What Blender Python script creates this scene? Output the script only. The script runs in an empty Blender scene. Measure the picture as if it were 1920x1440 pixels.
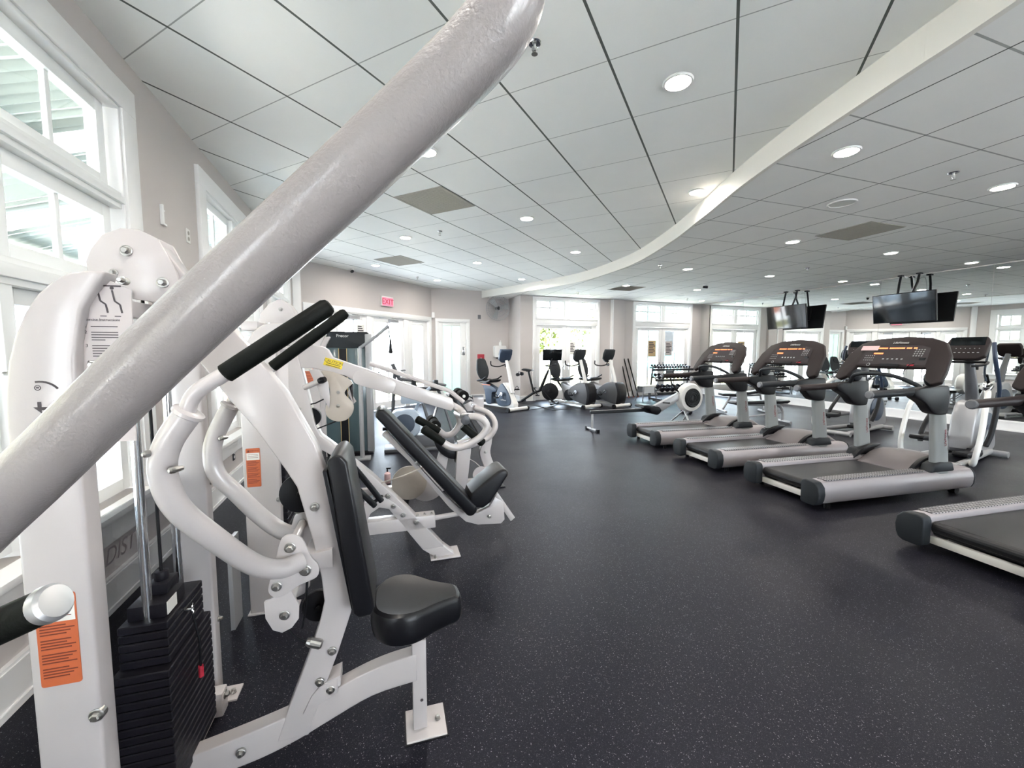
import bpy, bmesh, math, random
from mathutils import Vector, Matrix
random.seed(7)
S = bpy.context.scene
COL = S.collection
PI = math.pi
R = math.radians

# ---------------------------------------------------------------- materials
def new_mat(name):
    m = bpy.data.materials.new(name); m.use_nodes = True
    nt = m.node_tree; b = nt.nodes['Principled BSDF']
    return m, nt, b
def pm(name, col, rough=0.5, metal=0.0, spec=0.5, coat=0.0, emit=None, es=0.0, bump=0.0, bscale=200.0, var=0.0, vscale=6.0):
    m, nt, b = new_mat(name)
    b.inputs['Base Color'].default_value = (*col, 1)
    b.inputs['Roughness'].default_value = rough
    b.inputs['Metallic'].default_value = metal
    b.inputs['Specular IOR Level'].default_value = spec
    b.inputs['Coat Weight'].default_value = coat
    b.inputs['Coat Roughness'].default_value = 0.15
    if emit:
        b.inputs['Emission Color'].default_value = (*emit, 1); b.inputs['Emission Strength'].default_value = es
    tc = nt.nodes.new('ShaderNodeTexCoord')
    if var > 0:
        n = nt.nodes.new('ShaderNodeTexNoise'); n.inputs['Scale'].default_value = vscale; n.inputs['Detail'].default_value = 5
        mx = nt.nodes.new('ShaderNodeMixRGB')
        mx.inputs[1].default_value = (*[c * (1 - var) for c in col], 1); mx.inputs[2].default_value = (*[min(1, c * (1 + var)) for c in col], 1)
        nt.links.new(tc.outputs['Object'], n.inputs['Vector']); nt.links.new(n.outputs['Fac'], mx.inputs[0]); nt.links.new(mx.outputs[0], b.inputs['Base Color'])
    if bump > 0:
        n2 = nt.nodes.new('ShaderNodeTexNoise'); n2.inputs['Scale'].default_value = bscale; n2.inputs['Detail'].default_value = 3
        bp = nt.nodes.new('ShaderNodeBump'); bp.inputs['Strength'].default_value = bump; bp.inputs['Distance'].default_value = 0.002
        nt.links.new(tc.outputs['Object'], n2.inputs['Vector']); nt.links.new(n2.outputs['Fac'], bp.inputs['Height']); nt.links.new(bp.outputs[0], b.inputs['Normal'])
    return m
M = {}
M['white'] = pm('white_powder_coat', (0.49, 0.455, 0.452), 0.28, coat=0.35, bump=0.10, bscale=120, var=0.02)
M['hammer'] = pm('hammered_white_paint', (0.30, 0.272, 0.27), 0.42, coat=0.5, bump=0.5, bscale=260, var=0.06, vscale=9)
M['vinyl'] = pm('black_vinyl', (0.007, 0.007, 0.009), 0.34, spec=0.32, bump=0.15, bscale=350)
M['rubber'] = pm('black_grip_rubber', (0.004, 0.005, 0.004), 0.6, spec=0.15, bump=0.2, bscale=300)
M['foam'] = pm('black_foam', (0.006, 0.006, 0.006), 0.8, spec=0.15)
M['chrome'] = pm('chrome', (0.75, 0.76, 0.78), 0.12, metal=1)
M['steel'] = pm('zinc_bolt_steel', (0.42, 0.41, 0.39), 0.35, metal=1)
M['iron'] = pm('black_cast_iron', (0.008, 0.007, 0.011), 0.5, spec=0.25, bump=0.3, bscale=80)
M['black'] = pm('black_plastic', (0.007, 0.007, 0.009), 0.42, spec=0.25)
M['dgrey'] = pm('dark_grey_plastic', (0.020, 0.023, 0.027), 0.5, spec=0.25)
M['console'] = pm('brown_grey_console_plastic', (0.027, 0.020, 0.020), 0.5, spec=0.2, var=0.05)
M['mgrey'] = pm('mid_grey_metal', (0.12, 0.123, 0.132), 0.42, metal=0.3)
M['silver'] = pm('silver_grey_paint', (0.38, 0.38, 0.39), 0.38, metal=0.35)
M['tpost'] = pm('treadmill_grey_paint', (0.25, 0.262, 0.262), 0.5, metal=0.15)
M['trail'] = pm('treadmill_rail_grey', (0.31, 0.285, 0.295), 0.45, metal=0.2)
M['thood'] = pm('treadmill_hood_grey', (0.13, 0.115, 0.118), 0.5, metal=0.1)
M['taupe'] = pm('taupe_cam_paint', (0.40, 0.35, 0.30), 0.4, var=0.05, vscale=30)
M['wallp'] = pm('greige_wall_paint', (0.545, 0.50, 0.48), 0.75, bump=0.05, bscale=180, var=0.015, vscale=2)
M['trim'] = pm('white_trim_paint', (0.84, 0.83, 0.82), 0.4)
M['vinylw'] = pm('window_white_vinyl', (0.86, 0.87, 0.86), 0.35)
M['soffit'] = pm('cream_soffit_paint', (0.76, 0.735, 0.68), 0.7)
M['orange'] = pm('orange_label', (0.50, 0.115, 0.04), 0.45, var=0.05, vscale=40)
M['label'] = pm('paper_label_white', (0.72, 0.70, 0.66), 0.5)
M['ink'] = pm('dark_ink', (0.05, 0.04, 0.045), 0.5)
M['inkred'] = pm('brown_ink', (0.16, 0.03, 0.015), 0.5)
M['placard'] = pm('pinkish_white_placard', (0.50, 0.455, 0.45), 0.45)
M['yellow'] = pm('yellow_label', (0.75, 0.58, 0.03), 0.5)
M['logo'] = pm('dull_red_lettering', (0.20, 0.02, 0.03), 0.5)
M['red'] = pm('red_plastic', (0.42, 0.02, 0.04), 0.4)
M['lens'] = pm('lit_lamp_lens', (0.9, 0.88, 0.82), 0.3, emit=(1.0, 0.93, 0.84), es=14)
M['exit'] = pm('lit_exit_panel', (0.8, 0.16, 0.24), 0.4, emit=(1.0, 0.20, 0.30), es=0.22)
M['exitred'] = pm('exit_letters_red', (0.22, 0.0, 0.012), 0.4, emit=(1.0, 0.0, 0.05), es=0.04)
M['led'] = pm('orange_led', (0.9, 0.25, 0.1), 0.4, emit=(1.0, 0.16, 0.05), es=0.75)
M['screen'] = pm('black_screen_glass', (0.006, 0.008, 0.009), 0.06, spec=0.6)
M['tealp'] = pm('teal_grey_acrylic', (0.09, 0.135, 0.150), 0.16, coat=0.6)
M['navy'] = pm('navy_plastic', (0.03, 0.045, 0.08), 0.35)
M['slate'] = pm('slate_blue_plastic', (0.06, 0.08, 0.115), 0.4, spec=.3)
M['gold'] = pm('gold_stripe', (0.55, 0.42, 0.2), 0.4)
M['grille'] = pm('return_air_grille', (0.34, 0.32, 0.28), 0.7)
M['diff'] = pm('diffuser_white', (0.6, 0.6, 0.57), 0.6)
M['wood'] = pm('tan_wood', (0.55, 0.38, 0.2), 0.5)
M['pink'] = pm('pink_paper', (0.75, 0.52, 0.52), 0.6)
M['bluep'] = pm('pale_blue_shell', (0.42, 0.50, 0.60), 0.35)
M['offw'] = pm('off_white_plastic', (0.72, 0.71, 0.69), 0.4)

def glass_mat(name, tint=(1, 1, 1), gl=0.06, dens=1.0):
    m = bpy.data.materials.new(name); m.use_nodes = True; nt = m.node_tree
    for n in list(nt.nodes): nt.nodes.remove(n)
    o = nt.nodes.new('ShaderNodeOutputMaterial'); mx = nt.nodes.new('ShaderNodeMixShader')
    t = nt.nodes.new('ShaderNodeBsdfTransparent'); g = nt.nodes.new('ShaderNodeBsdfGlossy')
    t.inputs[0].default_value = (*tint, 1); g.inputs['Roughness'].default_value = 0.02
    f = nt.nodes.new('ShaderNodeLayerWeight'); f.inputs[0].default_value = 0.5
    pw = nt.nodes.new('ShaderNodeMath'); pw.operation = 'POWER'; pw.inputs[1].default_value = 5; nt.links.new(f.outputs['Facing'], pw.inputs[0])
    ml = nt.nodes.new('ShaderNodeMath'); ml.operation = 'MULTIPLY_ADD'; ml.inputs[1].default_value = 0.6; ml.inputs[2].default_value = 0.03; nt.links.new(pw.outputs[0], ml.inputs[0])
    nt.links.new(ml.outputs[0], mx.inputs[0]); nt.links.new(t.outputs[0], mx.inputs[1]); nt.links.new(g.outputs[0], mx.inputs[2]); nt.links.new(mx.outputs[0], o.inputs[0])
    return m
M['glass'] = glass_mat('clear_window_glass', (0.985, 0.995, 0.985))
M['smoke'] = glass_mat('smoky_acrylic_shield', (0.60, 0.61, 0.63))
def frost_mat():
    m = bpy.data.materials.new('green_frosted_glass'); m.use_nodes = True; nt = m.node_tree
    for n in list(nt.nodes): nt.nodes.remove(n)
    o = nt.nodes.new('ShaderNodeOutputMaterial'); mx = nt.nodes.new('ShaderNodeMixShader'); mx.inputs[0].default_value = 0.75
    d = nt.nodes.new('ShaderNodeBsdfDiffuse'); t = nt.nodes.new('ShaderNodeBsdfTranslucent'); d.inputs[0].default_value = (0.60, 0.66, 0.60, 1); t.inputs[0].default_value = (0.35, 0.42, 0.365, 1)
    nt.links.new(d.outputs[0], mx.inputs[1]); nt.links.new(t.outputs[0], mx.inputs[2]); nt.links.new(mx.outputs[0], o.inputs[0]); return m
M['frost'] = frost_mat()
def mirror_mat():
    m, nt, b = new_mat('mirror_silver')
    b.inputs['Base Color'].default_value = (0.86, 0.89, 0.875, 1); b.inputs['Metallic'].default_value = 1; b.inputs['Roughness'].default_value = 0.0
    return m
M['mirror'] = mirror_mat()

def math_n(nt, op, a, b=None, clamp=False):
    n = nt.nodes.new('ShaderNodeMath'); n.operation = op; n.use_clamp = clamp
    for i, v in enumerate((a, b)):
        if v is None: continue
        if hasattr(v, 'links') or hasattr(v, 'is_linked'): nt.links.new(v, n.inputs[i])
        else: n.inputs[i].default_value = v
    return n.outputs[0]
def grid_line(nt, coord, period, off, width):
    """1 on a line of the given width every period"""
    v = math_n(nt, 'SUBTRACT', coord, off); v = math_n(nt, 'DIVIDE', v, period)
    v = math_n(nt, 'FRACT', v); v = math_n(nt, 'SUBTRACT', v, 0.5); v = math_n(nt, 'ABSOLUTE', v)
    return math_n(nt, 'GREATER_THAN', v, 0.5 - width / period / 2)
def ceiling_mat(name, ang, per, u0, v0, wu, wv, col):
    """square lay-in tiles: recessed dark grid lines, dead-white fissured face; ang = direction of v axis from +Y in degrees"""
    m, nt, b = new_mat(name)
    tc = nt.nodes.new('ShaderNodeTexCoord'); sp = nt.nodes.new('ShaderNodeSeparateXYZ'); nt.links.new(tc.outputs['Object'], sp.inputs[0])
    a = R(ang); X, Y = sp.outputs[0], sp.outputs[1]
    u = math_n(nt, 'SUBTRACT', math_n(nt, 'MULTIPLY', X, math.cos(a)), math_n(nt, 'MULTIPLY', Y, math.sin(a)))
    v = math_n(nt, 'ADD', math_n(nt, 'MULTIPLY', X, math.sin(a)), math_n(nt, 'MULTIPLY', Y, math.cos(a)))
    lu = grid_line(nt, u, per, u0 - per / 2, wu); lv = grid_line(nt, v, per, v0 - per / 2, wv)
    # shift by half period because grid_line marks fract 0 / 1
    lu = grid_line(nt, u, per, u0, wu); lv = grid_line(nt, v, per, v0, wv)
    ln = math_n(nt, 'MAXIMUM', lu, math_n(nt, 'MULTIPLY', lv, 0.62))
    no = nt.nodes.new('ShaderNodeTexNoise'); no.inputs['Scale'].default_value = 3.0; no.inputs['Detail'].default_value = 8
    nt.links.new(tc.outputs['Object'], no.inputs['Vector'])
    mx0 = nt.nodes.new('ShaderNodeMixRGB'); mx0.inputs[1].default_value = (*[c * 0.97 for c in col], 1); mx0.inputs[2].default_value = (*[min(1, c * 1.03) for c in col], 1)
    nt.links.new(no.outputs['Fac'], mx0.inputs[0])
    mx = nt.nodes.new('ShaderNodeMixRGB'); nt.links.new(ln, mx.inputs[0]); nt.links.new(mx0.outputs[0], mx.inputs[1]); mx.inputs[2].default_value = (0.10, 0.11, 0.10, 1)
    nt.links.new(mx.outputs[0], b.inputs['Base Color']); b.inputs['Roughness'].default_value = 0.85
    n2 = nt.nodes.new('ShaderNodeTexNoise'); n2.inputs['Scale'].default_value = 220; nt.links.new(tc.outputs['Object'], n2.inputs['Vector'])
    h = math_n(nt, 'SUBTRACT', math_n(nt, 'MULTIPLY', n2.outputs['Fac'], 0.15), ln)
    bp = nt.nodes.new('ShaderNodeBump'); bp.inputs['Strength'].default_value = 0.3; bp.inputs['Distance'].default_value = 0.004
    nt.links.new(h, bp.inputs['Height']); nt.links.new(bp.outputs[0], b.inputs['Normal'])
    return m
def floor_mat():
    m, nt, b = new_mat('speckled_rubber_floor')
    tc = nt.nodes.new('ShaderNodeTexCoord')
    def specks(scale, thr, rnd):
        v = nt.nodes.new('ShaderNodeTexVoronoi'); v.inputs['Scale'].default_value = scale; v.inputs['Randomness'].default_value = 1
        nz = nt.nodes.new('ShaderNodeTexNoise'); nz.inputs['Scale'].default_value = scale * 1.7
        ad = nt.nodes.new('ShaderNodeMixRGB'); ad.blend_type = 'ADD'; ad.inputs[0].default_value = 0.012
        nt.links.new(tc.outputs['Object'], nz.inputs['Vector']); nt.links.new(tc.outputs['Object'], ad.inputs[1]); nt.links.new(nz.outputs['Color'], ad.inputs[2])
        nt.links.new(ad.outputs[0], v.inputs['Vector'])
        s = nt.nodes.new('ShaderNodeSeparateColor'); nt.links.new(v.outputs['Color'], s.inputs[0])
        small = math_n(nt, 'LESS_THAN', v.outputs['Distance'], thr)
        pick = math_n(nt, 'GREATER_THAN', s.outputs[0], rnd)
        return math_n(nt, 'MULTIPLY', small, pick), s.outputs[1]
    s1, c1 = specks(140, 0.22, 0.72); s2, c2 = specks(300, 0.24, 0.68)
    sp = math_n(nt, 'MAXIMUM', s1, math_n(nt, 'MULTIPLY', s2, 0.55))
    sx = nt.nodes.new('ShaderNodeSeparateXYZ'); nt.links.new(tc.outputs['Object'], sx.inputs[0])
    a = R(-16.6); X, Y = sx.outputs[0], sx.outputs[1]
    u = math_n(nt, 'SUBTRACT', math_n(nt, 'MULTIPLY', X, math.cos(a)), math_n(nt, 'MULTIPLY', Y, math.sin(a)))
    v = math_n(nt, 'ADD', math_n(nt, 'MULTIPLY', X, math.sin(a)), math_n(nt, 'MULTIPLY', Y, math.cos(a)))
    def jig(p, q):
        w = math_n(nt, 'SINE', math_n(nt, 'MULTIPLY', q, 2 * PI / 0.065)); w = math_n(nt, 'MULTIPLY', w, 2.5)
        w = math_n(nt, 'MINIMUM', math_n(nt, 'MAXIMUM', w, -1.0), 1.0)
        return math_n(nt, 'ADD', p, math_n(nt, 'MULTIPLY', w, 0.010))
    ln = math_n(nt, 'MAXIMUM', grid_line(nt, jig(u, v), 0.92, 0.35, 0.004), grid_line(nt, jig(v, u), 0.92, 0.45, 0.004))
    nb = nt.nodes.new('ShaderNodeTexNoise'); nb.inputs['Scale'].default_value = 1.3; nb.inputs['Detail'].default_value = 6; nt.links.new(tc.outputs['Object'], nb.inputs['Vector'])
    m0 = nt.nodes.new('ShaderNodeMixRGB'); m0.inputs[1].default_value = (0.0045, 0.0045, 0.008, 1); m0.inputs[2].default_value = (0.008, 0.0075, 0.012, 1)
    nt.links.new(nb.outputs['Fac'], m0.inputs[0])
    m1 = nt.nodes.new('ShaderNodeMixRGB'); nt.links.new(sp, m1.inputs[0]); nt.links.new(m0.outputs[0], m1.inputs[1]); m1.inputs[2].default_value = (0.24, 0.23, 0.26, 1)
    m2 = nt.nodes.new('ShaderNodeMixRGB'); nt.links.new(ln, m2.inputs[0]); nt.links.new(m1.outputs[0], m2.inputs[1]); m2.inputs[2].default_value = (0.008, 0.008, 0.010, 1)
    nt.links.new(m2.outputs[0], b.inputs['Base Color'])
    b.inputs['Roughness'].default_value = 0.42; b.inputs['Specular IOR Level'].default_value = 0.18; b.inputs['Specular Tint'].default_value = (0.74, 0.78, 1.0, 1)
    rr = math_n(nt, 'ADD', math_n(nt, 'MULTIPLY', nb.outputs['Fac'], 0.16), 0.36); nt.links.new(rr, b.inputs['Roughness'])
    n2 = nt.nodes.new('ShaderNodeTexNoise'); n2.inputs['Scale'].default_value = 160; nt.links.new(tc.outputs['Object'], n2.inputs['Vector'])
    h = math_n(nt, 'SUBTRACT', math_n(nt, 'MULTIPLY', n2.outputs['Fac'], 0.6), ln)
    bp = nt.nodes.new('ShaderNodeBump'); bp.inputs['Strength'].default_value = 0.35; bp.inputs['Distance'].default_value = 0.002
    nt.links.new(h, bp.inputs['Height']); nt.links.new(bp.outputs[0], b.inputs['Normal'])
    return m
def stripe_mat(name, c1, c2, per, width, axis=2, rough=0.6, bump=0.5):
    m, nt, b = new_mat(name)
    tc = nt.nodes.new('ShaderNodeTexCoord'); sp = nt.nodes.new('ShaderNodeSeparateXYZ'); nt.links.new(tc.outputs['Object'], sp.inputs[0])
    ln = grid_line(nt, sp.outputs[axis], per, 0, width)
    mx = nt.nodes.new('ShaderNodeMixRGB'); nt.links.new(ln, mx.inputs[0]); mx.inputs[1].default_value = (*c1, 1); mx.inputs[2].default_value = (*c2, 1)
    nt.links.new(mx.outputs[0], b.inputs['Base Color']); b.inputs['Roughness'].default_value = rough
    bp = nt.nodes.new('ShaderNodeBump'); bp.inputs['Strength'].default_value = bump; bp.inputs['Distance'].default_value = 0.004; bp.invert = True
    nt.links.new(ln, bp.inputs['Height']); nt.links.new(bp.outputs[0], b.inputs['Normal'])
    return m
def check_mat(name, c1, c2, sx, sy):
    """raised rubber lugs of the treadmill foot rails"""
    m, nt, b = new_mat(name)
    tc = nt.nodes.new('ShaderNodeTexCoord'); sp = nt.nodes.new('ShaderNodeSeparateXYZ'); nt.links.new(tc.outputs['Object'], sp.inputs[0])
    l = math_n(nt, 'MAXIMUM', grid_line(nt, sp.outputs[0], sx, 0, sx * 0.42), grid_line(nt, sp.outputs[1], sy, 0, sy * 0.42))
    mx = nt.nodes.new('ShaderNodeMixRGB'); nt.links.new(l, mx.inputs[0]); mx.inputs[1].default_value = (*c1, 1); mx.inputs[2].default_value = (*c2, 1)
    nt.links.new(mx.outputs[0], b.inputs['Base Color']); b.inputs['Roughness'].default_value = 0.45
    bp = nt.nodes.new('ShaderNodeBump'); bp.inputs['Strength'].default_value = 0.6; bp.inputs['Distance'].default_value = 0.004; bp.invert = True
    nt.links.new(l, bp.inputs['Height']); nt.links.new(bp.outputs[0], b.inputs['Normal'])
    return m
M['tread'] = check_mat('lugged_foot_rail', (0.36, 0.35, 0.36), (0.03, 0.03, 0.035), 0.034, 0.026)
M['belt'] = pm('running_belt', (0.012, 0.012, 0.014), 0.42, spec=0.3, bump=0.3, bscale=500, var=0.15, vscale=3)
M['floor'] = floor_mat()

# ---------------------------------------------------------------- mesh helper
class MB:
    def __init__(s): s.bm = bmesh.new()
    def box(s, c, d, rot=None):
        v = [Vector((x * d[0] / 2, y * d[1] / 2, z * d[2] / 2)) for x in (-1, 1) for y in (-1, 1) for z in (-1, 1)]
        if rot is not None: v = [rot @ p for p in v]
        v = [s.bm.verts.new(p + Vector(c)) for p in v]
        for f in ((0, 1, 3, 2), (4, 6, 7, 5), (0, 4, 5, 1), (2, 3, 7, 6), (0, 2, 6, 4), (1, 5, 7, 3)): s.bm.faces.new([v[i] for i in f])
        return s
    def bx(s, x0, x1, y0, y1, z0, z1): return s.box(((x0 + x1) / 2, (y0 + y1) / 2, (z0 + z1) / 2), (abs(x1 - x0), abs(y1 - y0), abs(z1 - z0)))
    def prism(s, pts, lo, hi, plane='xz'):
        """polygon extruded: plane xz along y (lo..hi), xy along z, yz along x"""
        f = {'xz': lambda p, t: (p[0], t, p[1]), 'xy': lambda p, t: (p[0], p[1], t), 'yz': lambda p, t: (t, p[0], p[1])}[plane]
        A = [s.bm.verts.new(f(p, lo)) for p in pts]; B = [s.bm.verts.new(f(p, hi)) for p in pts]
        n = len(pts)
        s.bm.faces.new(A); s.bm.faces.new(list(reversed(B)))
        for i in range(n): s.bm.faces.new([A[(i + 1) % n], A[i], B[i], B[(i + 1) % n]])
        return s
    def tube(s, pts, r, seg=14, cap=True, smooth_path=0):
        pts = [Vector(p) for p in pts]
        if smooth_path: pts = catmull(pts, smooth_path)
        rs = r if isinstance(r, (list, tuple)) else [r] * len(pts)
        if len(rs) != len(pts): rs = [rs[0] + (rs[-1] - rs[0]) * i / (len(pts) - 1) for i in range(len(pts))]
        t = (pts[1] - pts[0]).normalized(); up = Vector((0, 0, 1)) if abs(t.z) < 0.9 else Vector((1, 0, 0))
        nrm = t.cross(up).normalized(); rings = []
        for i, p in enumerate(pts):
            if i == 0: d = pts[1] - pts[0]
            elif i == len(pts) - 1: d = pts[-1] - pts[-2]
            else: d = (pts[i + 1] - pts[i]).normalized() + (pts[i] - pts[i - 1]).normalized()
            d = d.normalized() if d.length > 1e-9 else t
            nrm = (nrm - d * nrm.dot(d)).normalized(); bn = d.cross(nrm)
            rings.append([s.bm.verts.new(p + (nrm * math.cos(2 * PI * k / seg) + bn * math.sin(2 * PI * k / seg)) * rs[i]) for k in range(seg)])
        for a, b in zip(rings[:-1], rings[1:]):
            for k in range(seg): s.bm.faces.new([a[k], a[(k + 1) % seg], b[(k + 1) % seg], b[k]])
        if cap: s.bm.faces.new(list(reversed(rings[0]))); s.bm.faces.new(rings[-1])
        return s
    def cyl(s, p0, p1, r, seg=16): return s.tube([p0, p1], r, seg)
    def ring(s, c, axis, R0, r, seg=28, cs=8):
        ax = Vector(axis).normalized(); u = ax.orthogonal().normalized(); w = ax.cross(u); c = Vector(c); rings = []
        for i in range(seg):
            d = u * math.cos(2 * PI * i / seg) + w * math.sin(2 * PI * i / seg)
            rings.append([s.bm.verts.new(c + d * (R0 + r * math.cos(2 * PI * k / cs)) + ax * r * math.sin(2 * PI * k / cs)) for k in range(cs)])
        for i in range(seg):
            a, b = rings[i], rings[(i + 1) % seg]
            for k in range(cs): s.bm.faces.new([a[k], b[k], b[(k + 1) % cs], a[(k + 1) % cs]])
        return s
    def lathe(s, prof, c, axis, seg=20):
        """prof = [(dist along axis, radius)]"""
        ax = Vector(axis).normalized(); u = ax.orthogonal().normalized(); w = ax.cross(u); c = Vector(c); rings = []
        for t, r in prof:
            rings.append([s.bm.verts.new(c + ax * t + (u * math.cos(2 * PI * k / seg) + w * math.sin(2 * PI * k / seg)) * max(r, 1e-4)) for k in range(seg)])
        for a, b in zip(rings[:-1], rings[1:]):
            for k in range(seg): s.bm.faces.new([a[k], a[(k + 1) % seg], b[(k + 1) % seg], b[k]])
        s.bm.faces.new(list(reversed(rings[0]))); s.bm.faces.new(rings[-1])
        return s
    def quad(s, *p): s.bm.faces.new([s.bm.verts.new(q) for q in p]); return s
def catmull(p, n):
    out = []
    for i in range(len(p) - 1):
        a, b, c, d = p[max(i - 1, 0)], p[i], p[i + 1], p[min(i + 2, len(p) - 1)]
        for k in range(n):
            t = k / n
            out.append(0.5 * ((2 * b) + (c - a) * t + (2 * a - 5 * b + 4 * c - d) * t * t + (3 * b - a - 3 * c + d) * t ** 3))
    out.append(p[-1]); return out
def cat2(p, n=5, closed=False):
    q = [Vector((a[0], a[1], 0)) for a in p]
    if closed: q = [q[-1]] + q + [q[0], q[1]]; r = catmull(q, n)[n:-n - 1 + 0]; r = r[:n * len(p)]
    else: r = catmull(q, n)
    return [(v.x, v.y) for v in r]
def circ(cx, cy, r, n=20, a0=0, a1=360): return [(cx + r * math.cos(R(a0 + (a1 - a0) * i / (n if a1 - a0 == 360 else n - 1))), cy + r * math.sin(R(a0 + (a1 - a0) * i / (n if a1 - a0 == 360 else n - 1)))) for i in range(n)]
def rrect(x0, x1, y0, y1, r, n=4):
    o = []
    for cx, cy, a in ((x1 - r, y1 - r, 0), (x0 + r, y1 - r, 90), (x0 + r, y0 + r, 180), (x1 - r, y0 + r, 270)):
        for i in range(n + 1): o.append((cx + r * math.cos(R(a + 90 * i / n)), cy + r * math.sin(R(a + 90 * i / n))))
    return o

def obj(name, mb, mat, parent=None, bevel=0.0, smooth=False, seg=2, loc=None, rz=None):
    bm = mb.bm
    bmesh.ops.recalc_face_normals(bm, faces=bm.faces)
    if bevel > 0:
        es = [e for e in bm.edges if len(e.link_faces) == 2 and e.calc_face_angle(0) > R(35)]
        try: bmesh.ops.bevel(bm, geom=es, offset=bevel, segments=seg, affect='EDGES', profile=0.5, clamp_overlap=True)
        except Exception: pass
    me = bpy.data.meshes.new(name); bm.to_mesh(me); bm.free()
    ms = mat if isinstance(mat, (list, tuple)) else [mat]
    for m in ms: me.materials.append(m)
    if smooth or bevel > 0:
        for p in me.polygons: p.use_smooth = True
        try: me.set_sharp_from_angle(angle=R(32 if not (smooth and bevel) else 45))
        except Exception: pass
    o = bpy.data.objects.new(name, me); COL.objects.link(o)
    if parent is not None: o.parent = parent
    if loc is not None: o.location = loc
    if rz is not None: o.rotation_euler = (0, 0, rz)
    return o
def tag(o, label, cat, group=None, kind=None):
    if label: o['label'] = label
    if cat: o['category'] = cat
    if group: o['group'] = group
    if kind: o['kind'] = kind
    return o
def root(name, loc, rz, label, cat, group=None):
    o = bpy.data.objects.new(name, None); COL.objects.link(o); o.location = loc; o.rotation_euler = (0, 0, rz); o.empty_display_size = 0.1
    return tag(o, label, cat, group)
def sroot(name, loc, rz):
    o = bpy.data.objects.new(name, None); COL.objects.link(o); o.location = loc; o.rotation_euler = (0, 0, rz); o['kind'] = 'structure'; return o
def struct(o): o['kind'] = 'structure'; return o
def kids(o): return [c for c in bpy.data.objects if c.parent == o]
def copy_tree(o, parent=None, cm=None):
    if cm is None:
        cm = {}
        for c in bpy.data.objects:
            if c.parent: cm.setdefault(c.parent.name, []).append(c)
    c = o.copy(); COL.objects.link(c); c.parent = parent
    for ch in cm.get(o.name, []): copy_tree(ch, c, cm)
    return c
def dup(o, loc, rz, label, group=None):
    c = copy_tree(o); c.location = loc; c.rotation_euler = (0, 0, rz); c['label'] = label
    if group: c['group'] = group
    return c
def text(name, body, size, mat, parent, mtx, ext=0.0006, shear=0.0, align='CENTER'):
    cu = bpy.data.curves.new(name, 'FONT'); cu.body = body; cu.size = size; cu.extrude = ext; cu.align_x = align; cu.align_y = 'CENTER'; cu.shear = shear
    t_ = bpy.data.objects.new(name + '_curve', cu); COL.objects.link(t_)
    bpy.context.view_layer.update()
    me = bpy.data.meshes.new_from_object(t_.evaluated_get(bpy.context.evaluated_depsgraph_get()))
    bpy.data.objects.remove(t_); bpy.data.curves.remove(cu); me.name = name
    if not me.materials: me.materials.append(mat)
    o = bpy.data.objects.new(name, me); COL.objects.link(o); o.parent = parent; o.matrix_local = mtx; return o
def face_mtx(loc, right, up):
    r = Vector(right).normalized(); u = Vector(up).normalized(); n = r.cross(u)
    m = Matrix((r, u, n)).transposed().to_4x4(); m.translation = Vector(loc); return m
def RZ(deg): return R(90 - deg)      # direction angle from +Y (clockwise) -> z rotation whose local +X is that direction
def bolt(parent, x, y, z, side=-1, r=0.016, ax='y'):
    """hex bolt head with washer pointing to -y (side=-1) or +y"""
    d = {'y': Vector((0, side, 0)), 'x': Vector((side, 0, 0)), 'z': Vector((0, 0, side))}[ax]
    mb = MB(); p = Vector((x, y, z))
    mb.lathe([(-0.012, r * 1.25), (0.003, r * 1.25), (0.004, r * 1.1)], p, d, 16); mb.lathe([(0.003, r * 0.82), (0.012, r * 0.82), (0.015, r * 0.6)], p, d, 6)
    return obj('bolt', mb, M['steel'], parent)
SKY, SUN, EXPO = 5.0, 20.0, 2.0
# ---------------------------------------------------------------- room shell (camera stands at the origin, eye 1.5 m)
H1, H2 = 3.4, 3.2
C1 = (-4.47, 8.5); A3 = (-2.41, 12.41); J = (-0.11, 13.36); R1 = (0.25, 12.45); C4 = (6.79, 14.89)
def along(P, deg, t): return (P[0] + math.sin(R(deg)) * t, P[1] + math.cos(R(deg)) * t)
W1D = math.degrees(math.atan2(C1[0] + 2.45, C1[1] - 2.6))
W1O = (-2.45, 2.6); W1S = along(W1O, W1D, -6.5)
ME = along(C4, 159.5, 19.0)
def deg_of(P, Q): return math.degrees(math.atan2(Q[0] - P[0], Q[1] - P[1]))
def dist(P, Q): return math.hypot(Q[0] - P[0], Q[1] - P[1])
def wall(name, P, Q, ops=(), hgt=H1, th=0.16, mat=None):
    """wall from P to Q, room on its right-hand side; ops = (a0,a1,z0,z1) openings"""
    L = dist(P, Q); mb = MB(); ops = sorted(ops); x = 0
    def seg(x0, x1, z0, z1):
        if x1 - x0 > 1e-4 and z1 - z0 > 1e-4: mb.bx(x0, x1, 0, th, z0, z1)
    for a0, a1, z0, z1 in ops:
        seg(x, a0, 0, hgt); seg(a0, a1, 0, z0); seg(a0, a1, z1, hgt); x = a1
    seg(x, L, 0, hgt)
    return struct(obj(name, mb, mat or M['wallp'], loc=(P[0], P[1], 0), rz=RZ(deg_of(P, Q))))
w1a = lambda a: a + 6.5
wins1 = [(-5.3, -3.4), (-2.75, 0.1), (1.5, 3.35), (4.1, 5.6)]  # first one is unseen, added behind the camera for room light
wall('wall_left', W1S, C1, [(w1a(a), w1a(b), 0.6, 3.03) for a, b in wins1])
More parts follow.
